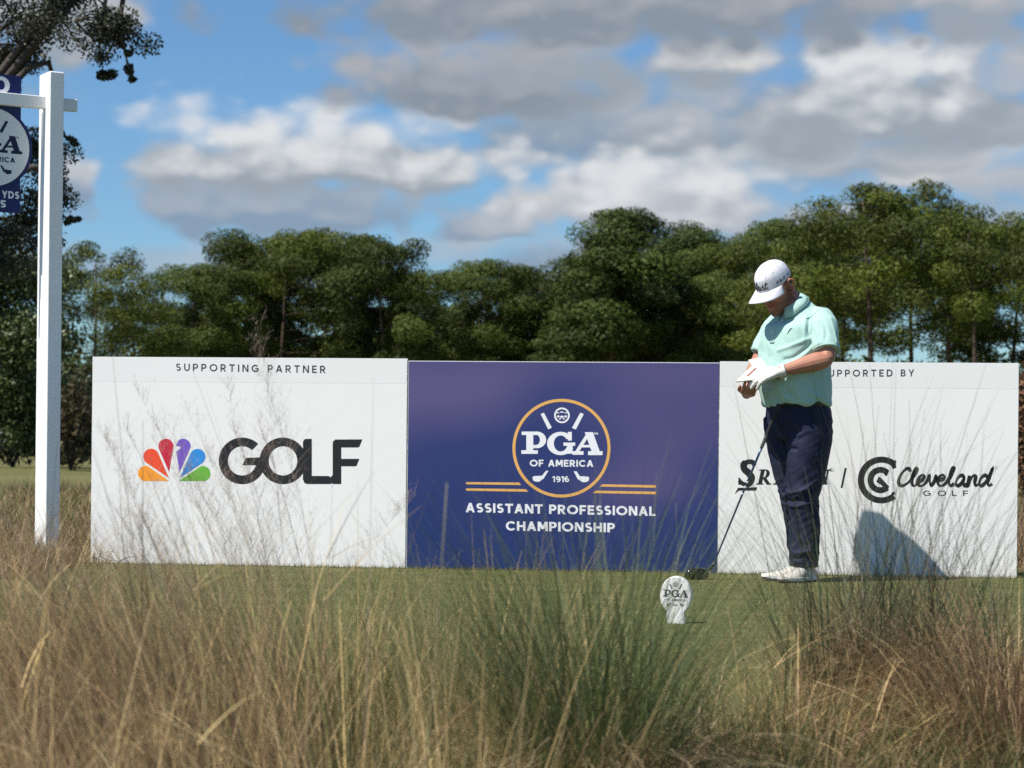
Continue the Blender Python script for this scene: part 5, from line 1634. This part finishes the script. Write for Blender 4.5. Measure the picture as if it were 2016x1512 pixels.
# --- shoes
def shoe(an, ang, label):
    d = Vector((-math.sin(ang), -math.cos(ang), 0)); s = Vector((math.cos(ang), -math.sin(ang), 0))
    heel = Vector((an.x, an.y, 0)) - d * .072
    P = lambda a, b, z: heel + d * a + s * b + ZV * z
    rows = [(0., .022, .05, .0), (.012, .034, .070, 0.), (.045, .039, .086, 0.), (.085, .038, .094, .0), (.12, .040, .086, .003), (.155, .045, .068, .006), (.20, .050, .054, .008), (.245, .047, .047, .006), (.28, .035, .038, .002), (.300, .016, .028, 0.)]
    mb = MB(); rs = []
    for a, w, h, o in interp_rows(rows, 4):
        ring = []
        for k in range(22):
            t = 2 * math.pi * k / 22; cs, sn = math.cos(t), math.sin(t)
            y = w * math.copysign(abs(cs) ** .8, cs) * (1 - .18 * max(0, sn))
            z = .022 + (h - .022) * (max(0, sn) ** .75) - .004 * max(0, -sn)
            ring.append(P(a, y + o, z))
        rs.append(ring)
    mb.rings(rs)
    o = mb.build("shoe", M_SHOE, person, True)
    o["label"] = label
    def outline(k, z0, z1, m, nm):
        mb = MB()
        side = [(a, w * k, of) for a, w, h, of in interp_rows(rows, 3)]
        pts = [(a - .004, w + of) for a, w, of in side] + [(a + .003, -w + of) for a, w, of in reversed(side)]
        tip = lambda a: .010 * max(0, (a - .22) / .08) ** 2
        mb.rings([[P(a, b * q, z + tip(a)) for a, b in pts] for z, q in ((z0, .96), (z0 + .003, 1.), (z1 - .002, 1.), (z1, .97))])
        mb.build(nm, m, o)
    outline(1.05, .010, .028, M_SOLEW, "midsole"); outline(1.02, .0, .0105, M_SOLE, "sole")
    mb = MB()
    for a in (.112, .128, .144, .160):
        z = np.interp(a, [r[0] for r in rows], [r[2] for r in rows])
        mb.tube([P(a, -.027, z - .012), P(a + .003, -.014, z + .001), P(a + .003, .014, z + .001), P(a, .027, z - .012)], .0026, 6)
    mb.build("lace", M_SOLEW, o, True)
    mb = MB()
    mb.rings([ell_ring(P(.062, 0, z), d, s, a, b, 22) for z, a, b in ((.070, .050, .037), (.092, .050, .038), (.098, .046, .034), (.08, .04, .03))], False)
    mb.build("shoe_collar", M_SHOE, o, True)
shoe(AN_L, R(44), "near cream shoe with toe turned half towards the viewer")
shoe(AN_R, R(74), "far cream shoe with toe pointing left")

# --- cap and hair
def build_cap():
    prof = [(.030, 1.0), (.045, 1.0), (.070, .97), (.095, .92), (.115, .825), (.132, .67), (.144, .47), (.151, .25), (.1535, .04)]
    tilt = lambda f: -.085 * (f < 0) * -f * 0
    def crown_pt(th, u, k, out=0.):
        rf, rb, rl = .112, .106, .0885
        c = math.cos(th)
        fx = (rf if c > 0 else rb) * k * c
        # front panels stand steeper
        lean = .010 * max(0, c) * (1 if u < .1 else max(0, 1 - (u - .1) / .05))
        p = Hd(fx - .004 + lean, rl * k * math.sin(th), u + .014 * (1 - max(0, c)) * max(0, 1 - (u - .03) / .07))
        if out:
            nrm = (HF * c * .9 + HL * math.sin(th) * 1.1 + HU * (.25 + .9 * max(0, u - .08) / .07)).normalized(); p = p + nrm * out
        return p
    PR = interp_rows(prof, 4)
    mb = MB(); n = 72; rs = []
    for (u, k) in PR:
        ring = []
        for i in range(n):
            th = 2 * math.pi * i / n
            seam = -.0016 * max(0, 1 - abs(((th + math.pi / 6 * 0) / (math.pi / 3) + .5) % 1 - .5) / .035)
            ring.append(crown_pt(th, u, k, seam + .0001))
        rs.append(ring)
    mb.rings(rs, False)
    b = len(mb.v); mb.v.append(tuple(Hd(-.004, 0, .153)))
    last = b - n
    for i in range(n): mb.f.append((last + i, last + (i + 1) % n, b)); mb.m.append(0)
    cap = mb.build("cap", M_CAP, person, True)
    sd = cap.modifiers.new("thickness", 'SOLIDIFY'); sd.thickness = .0025; sd.offset = -1
    def kof(u): return float(np.interp(u, [p[0] for p in PR], [p[1] for p in PR]))
    # panel seams, eyelets and the stitched sweatband line
    ms = mat("cap_stitching", (.36, .36, .40), .8)
    for k in range(6):
        th = R(30 + 60 * k); mb = MB()
        mb.tube([crown_pt(th, u, kk, .0004) for u, kk in PR[:-2]], .0009, 5); mb.build("cap_seam", ms, cap, True)
        mb = MB(); c = crown_pt(th + R(30), .118, kof(.118), .0012); mb.ball(c, .0022, .0022, .0022, None, 8, 6); mb.build("eyelet", ms, cap, True)
    mb = MB(); mb.tube([crown_pt(R(a), .0335, 1.0, .0007) for a in range(-72, 73, 6)], .0010, 5); mb.build("brim_seam", ms, cap, True)
    # brim
    mb = MB(); rows = []
    for r in np.linspace(0, 1, 9):
        row = []
        for a in np.linspace(-72, 72, 33):
            th = R(a); c, s = math.cos(th), math.sin(th)
            base = Hd(.112 * c + .004, .0885 * s, .036)
            ext = .092 * (max(0, math.cos(R(a * 1.20))) ** .55)
            p = base + HF * (ext * r * (.45 + .55 * c) ) + HL * (ext * r * s * .35)
            l = (p - HCEN).dot(HL)
            p = p + HU * (-.014 * r ** 1.3 - 3.2 * l * l * r)
            row.append(p)
        rows.append(row)
    mb.rings(rows, False, 0, False)
    br = mb.build("brim", M_CAP, cap, True)
    sd = br.modifiers.new("thickness", 'SOLIDIFY'); sd.thickness = .004; sd.offset = 0
    mb = MB(); mb.ball(Hd(-.004, 0, .154), .007, .007, .0045, Matrix((HF, HL, HU)).transposed()); mb.build("cap_button", M_CAP, cap, True)
    # script on the front, read from the wearer's right to left as one looks at it
    def fmap(x, y, dz):                       # x 0..1 along the word (from the wearer's right), y in metres
        return crown_pt(R(-47 + 92 * x), .050 + y * 1.2, kof(.050 + y * 1.2), .0022 + dz)
    ink = Ink(fmap, .0001)
    W_ = lambda pts, w=.0042: ink_add(ink, pts, w)
    def ink_add(ink, pts, w):
        sp = smooth_path(pts, 4)
        q = ribbon([(x * .105, y) for x, y in sp], w)
        ink.add([[[(x / .105, y) for x, y in poly] for poly in q]])
    W_([(.02, .030), (.08, .036), (.18, .032), (.25, .036)], .006); W_([(.15, .033), (.11, .014), (.08, .002), (.03, -.001)], .0065)
    W_([(.20, .018), (.175, .004), (.20, .0), (.25, .008)]); W_([(.22, .027), (.225, .0275)])
    W_([(.31, .030), (.265, .006), (.285, .0), (.33, .008)]); W_([(.255, .020), (.34, .021)], .004)
    W_([(.33, .008), (.395, .026), (.41, .034), (.385, .033), (.355, .010), (.365, .0), (.41, .006)])
    W_([(.41, .006), (.475, .012), (.485, .019), (.455, .019), (.435, .008), (.455, .0), (.51, .006)])
    W_([(.55, .019), (.525, .004), (.545, .0), (.585, .008)]); W_([(.57, .027), (.575, .0275)])
    W_([(.60, .004), (.655, .021), (.675, .012), (.685, .003), (.655, -.001), (.625, .002)]); W_([(.685, .003), (.72, .006)])
    W_([(.80, .031), (.745, .006), (.765, .0), (.81, .005)]); W_([(.72, .020), (.86, .023)], .004)
    ink.build("front_script", M_THREAD, cap)
    def smap(x, y, dz): return crown_pt(R(58 + 56 * x), .046 + y, kof(.046 + y), .002 + dz)
    ink = Ink(smap, .0001)
    st, w = word("PRO V1", .19, .28)
    ink.add(st, lambda x, y: (x / w, y * .0185)); ink.build("side_lettering", M_NAVYPRINT, cap)
    # cropped hair below the cap, round the back of the head
    mb = MB(); rows = []
    for u, w, b_ in ((.05, .0815, -.103), (.02, .0795, -.099), (-.01, .0755, -.089), (-.030, .070, -.077), (-.042, .062, -.066)):
        row = []
        for a in np.linspace(98, 262, 30):
            th = R(a)
            row.append(Hd((b_ + .0 + .0) * -math.cos(th) * 1.0 if False else (b_ * abs(math.cos(th)) - .005), w * math.sin(th) * 1.0, u))
        rows.append(row)
    mb.rings(rows, False, 0, False)
    hr = mb.build("hair", M_HAIR, person, True)
    sd = hr.modifiers.new("thickness", 'SOLIDIFY'); sd.thickness = .004; sd.offset = 1
build_cap()

# ------------------------------------------------------------------ booklet and driver
def booklet():
    pw = lambda px, py, dy: W(px, py, GD + dy)
    A, B, C_, D = pw(1449, 751, -.235), pw(1541, 741, -.215), pw(1543, 716, -.10), pw(1478, 722, -.10)
    E, F_ = pw(1504, 703, -.055), pw(1473, 709, -.06)
    org = (A + B + C_ + D) / 4
    root = empty("booklet", org, "small open cream yardage booklet with dark cover held in the gloved hand", "booklet")
    n = (B - A).cross(D - A).normalized()
    if n.z < 0: n = -n
    def slab_(q, t0, t1, nm, m):
        mb = MB(); mb.rings([[p - org + n * t0 for p in q], [p - org + n * t1 for p in q]]); return mb.build(nm, m, root)
    mc = mat("dark_booklet_cover", (.03, .03, .032), .5); mp = mat("cream_paper", (.64, .61, .50), .7, .2); mr = mat("red_page_print", (.28, .05, .06), .6)
    A2 = A.lerp(C_, .02)
    slab_([A + (B - A) * .18, B, C_, D], -.012, -.008, "cover", mc)
    pg = slab_([A, B, C_, D], -.006, .0, "page_block", mp)
    m2 = (E + F_) / 2 - (C_ + D) / 2
    q = [D + (C_ - D) * .05, D + (C_ - D) * .55, E, F_]
    nn = (q[1] - q[0]).cross(q[3] - q[0]).normalized()
    mb = MB(); mb.rings([[p - org - nn * .002 for p in q], [p - org + nn * .002 for p in q]]); mb.build("raised_page", mp, root)
    L1 = [A.lerp(B, .18).lerp(D, .30), A.lerp(B, .24).lerp(D, .28), D.lerp(C_, .30).lerp(A, .16), D.lerp(C_, .22).lerp(A, .14)]
    mb = MB(); mb.rings([[p - org + n * .0008 for p in L1], [p - org + n * .0016 for p in L1]]); mb.build("red_mark", mr, pg)
booklet()

def driver():
    grip_top = W(1534, 797, GD - .185); hd = W(1372, 1128, GD + .02); hd.z = .032
    hosel = W(1400, 1118, GD - .0); hosel.z = .052
    org = Vector((hd.x, hd.y, 0))
    root = empty("golf_club", org, "black driver leaning against the golfer with its head on the turf", "golf club")
    q = lambda t: hosel.lerp(grip_top, t) - org
    mg = mat("black_rubber_grip", (.022, .022, .024), .75, .3, bump=(300, .5, .002)); ms = mat("blue_steel_shaft", (.045, .075, .14), .25, .5, .6)
    mh = mat("black_gloss_crown", (.008, .008, .010), .18, .5, coat=.6)
    mb = MB(); mb.tube([q(t) for t in np.linspace(0, .76, 8)], [.0042 + .0022 * t for t in np.linspace(0, 1, 8)], 10); sh = mb.build("shaft", ms, root, True)
    for t in (.46, .50, .53):
        mb = MB(); mb.tube([q(t), q(t + .012)], .0063, 10); mb.build("shaft_band", mat("pale_decal", (.55, .58, .62), .4), sh, True)
    mb = MB(); mb.tube([q(.74), q(.76), q(.8), q(.9), q(.985), q(1.0), q(1.004)], [.0075, .0088, .0095, .0115, .0135, .0138, .010], 12); gp = mb.build("grip", mg, root, True)
    for k in range(9):
        t = .75 + .012 * k; mb = MB(); mb.tube([q(t), q(t + .005)], .0100, 10); mb.build("grip_rib", mat("grey_grip_rib", (.16, .16, .17), .7), gp, True)
    # pear shaped head: toe to the left, face towards the viewer
    tx = Vector((-.93, -.37, 0)).normalized(); ty = Vector((.37, -.93, 0)).normalized()        # toe, face
    c = hd - org
    Pp = lambda a, b, z: c + tx * a + ty * b + ZV * (z - .032)
    out = []
    for a in np.linspace(0, 360, 44, endpoint=False):
        th = R(a); cs, sn = math.cos(th), math.sin(th)
        x = .068 * cs * (1 if cs > 0 else 1.05); y = (.030 if sn > 0 else .085 - .012 * cs) * (abs(sn) ** (.7 if sn > 0 else .95)) * (1 if sn > 0 else -1)
        out.append((x, y))
    lv = [(.002, .60), (.006, .84), (.018, .97), (.030, 1.0), (.042, .97), (.052, .85), (.060, .62), (.0645, .32), (.0655, .06)]
    mb = MB(); mb.rings([[Pp(x * k, y * k + (.0 if y < 0 else .004 * (1 - k)), z) for x, y in out] for z, k in interp_rows(lv, 3)])
    hh = mb.build("club_head", mh, root, True)
    mb = MB(); mb.rings([[Pp(.052 * math.cos(R(a)) + .002, .0315 + .0012 * q_, .032 + .020 * math.sin(R(a))) for a in range(0, 360, 15)] for q_ in (-3, 1)]); mb.build("face_plate", mat("dark_face_metal", (.03, .028, .03), .4, .5, .8), hh)
    mb = MB(); hs = hosel - org; mb.tube([Pp(-.052, .008, .040), Pp(-.058, .008, .052), hs + (q(.02) - q(0)), q(.05)], [.012, .0095, .0075, .0068], 10); mb.build("hosel", mh, hh, True)
driver()
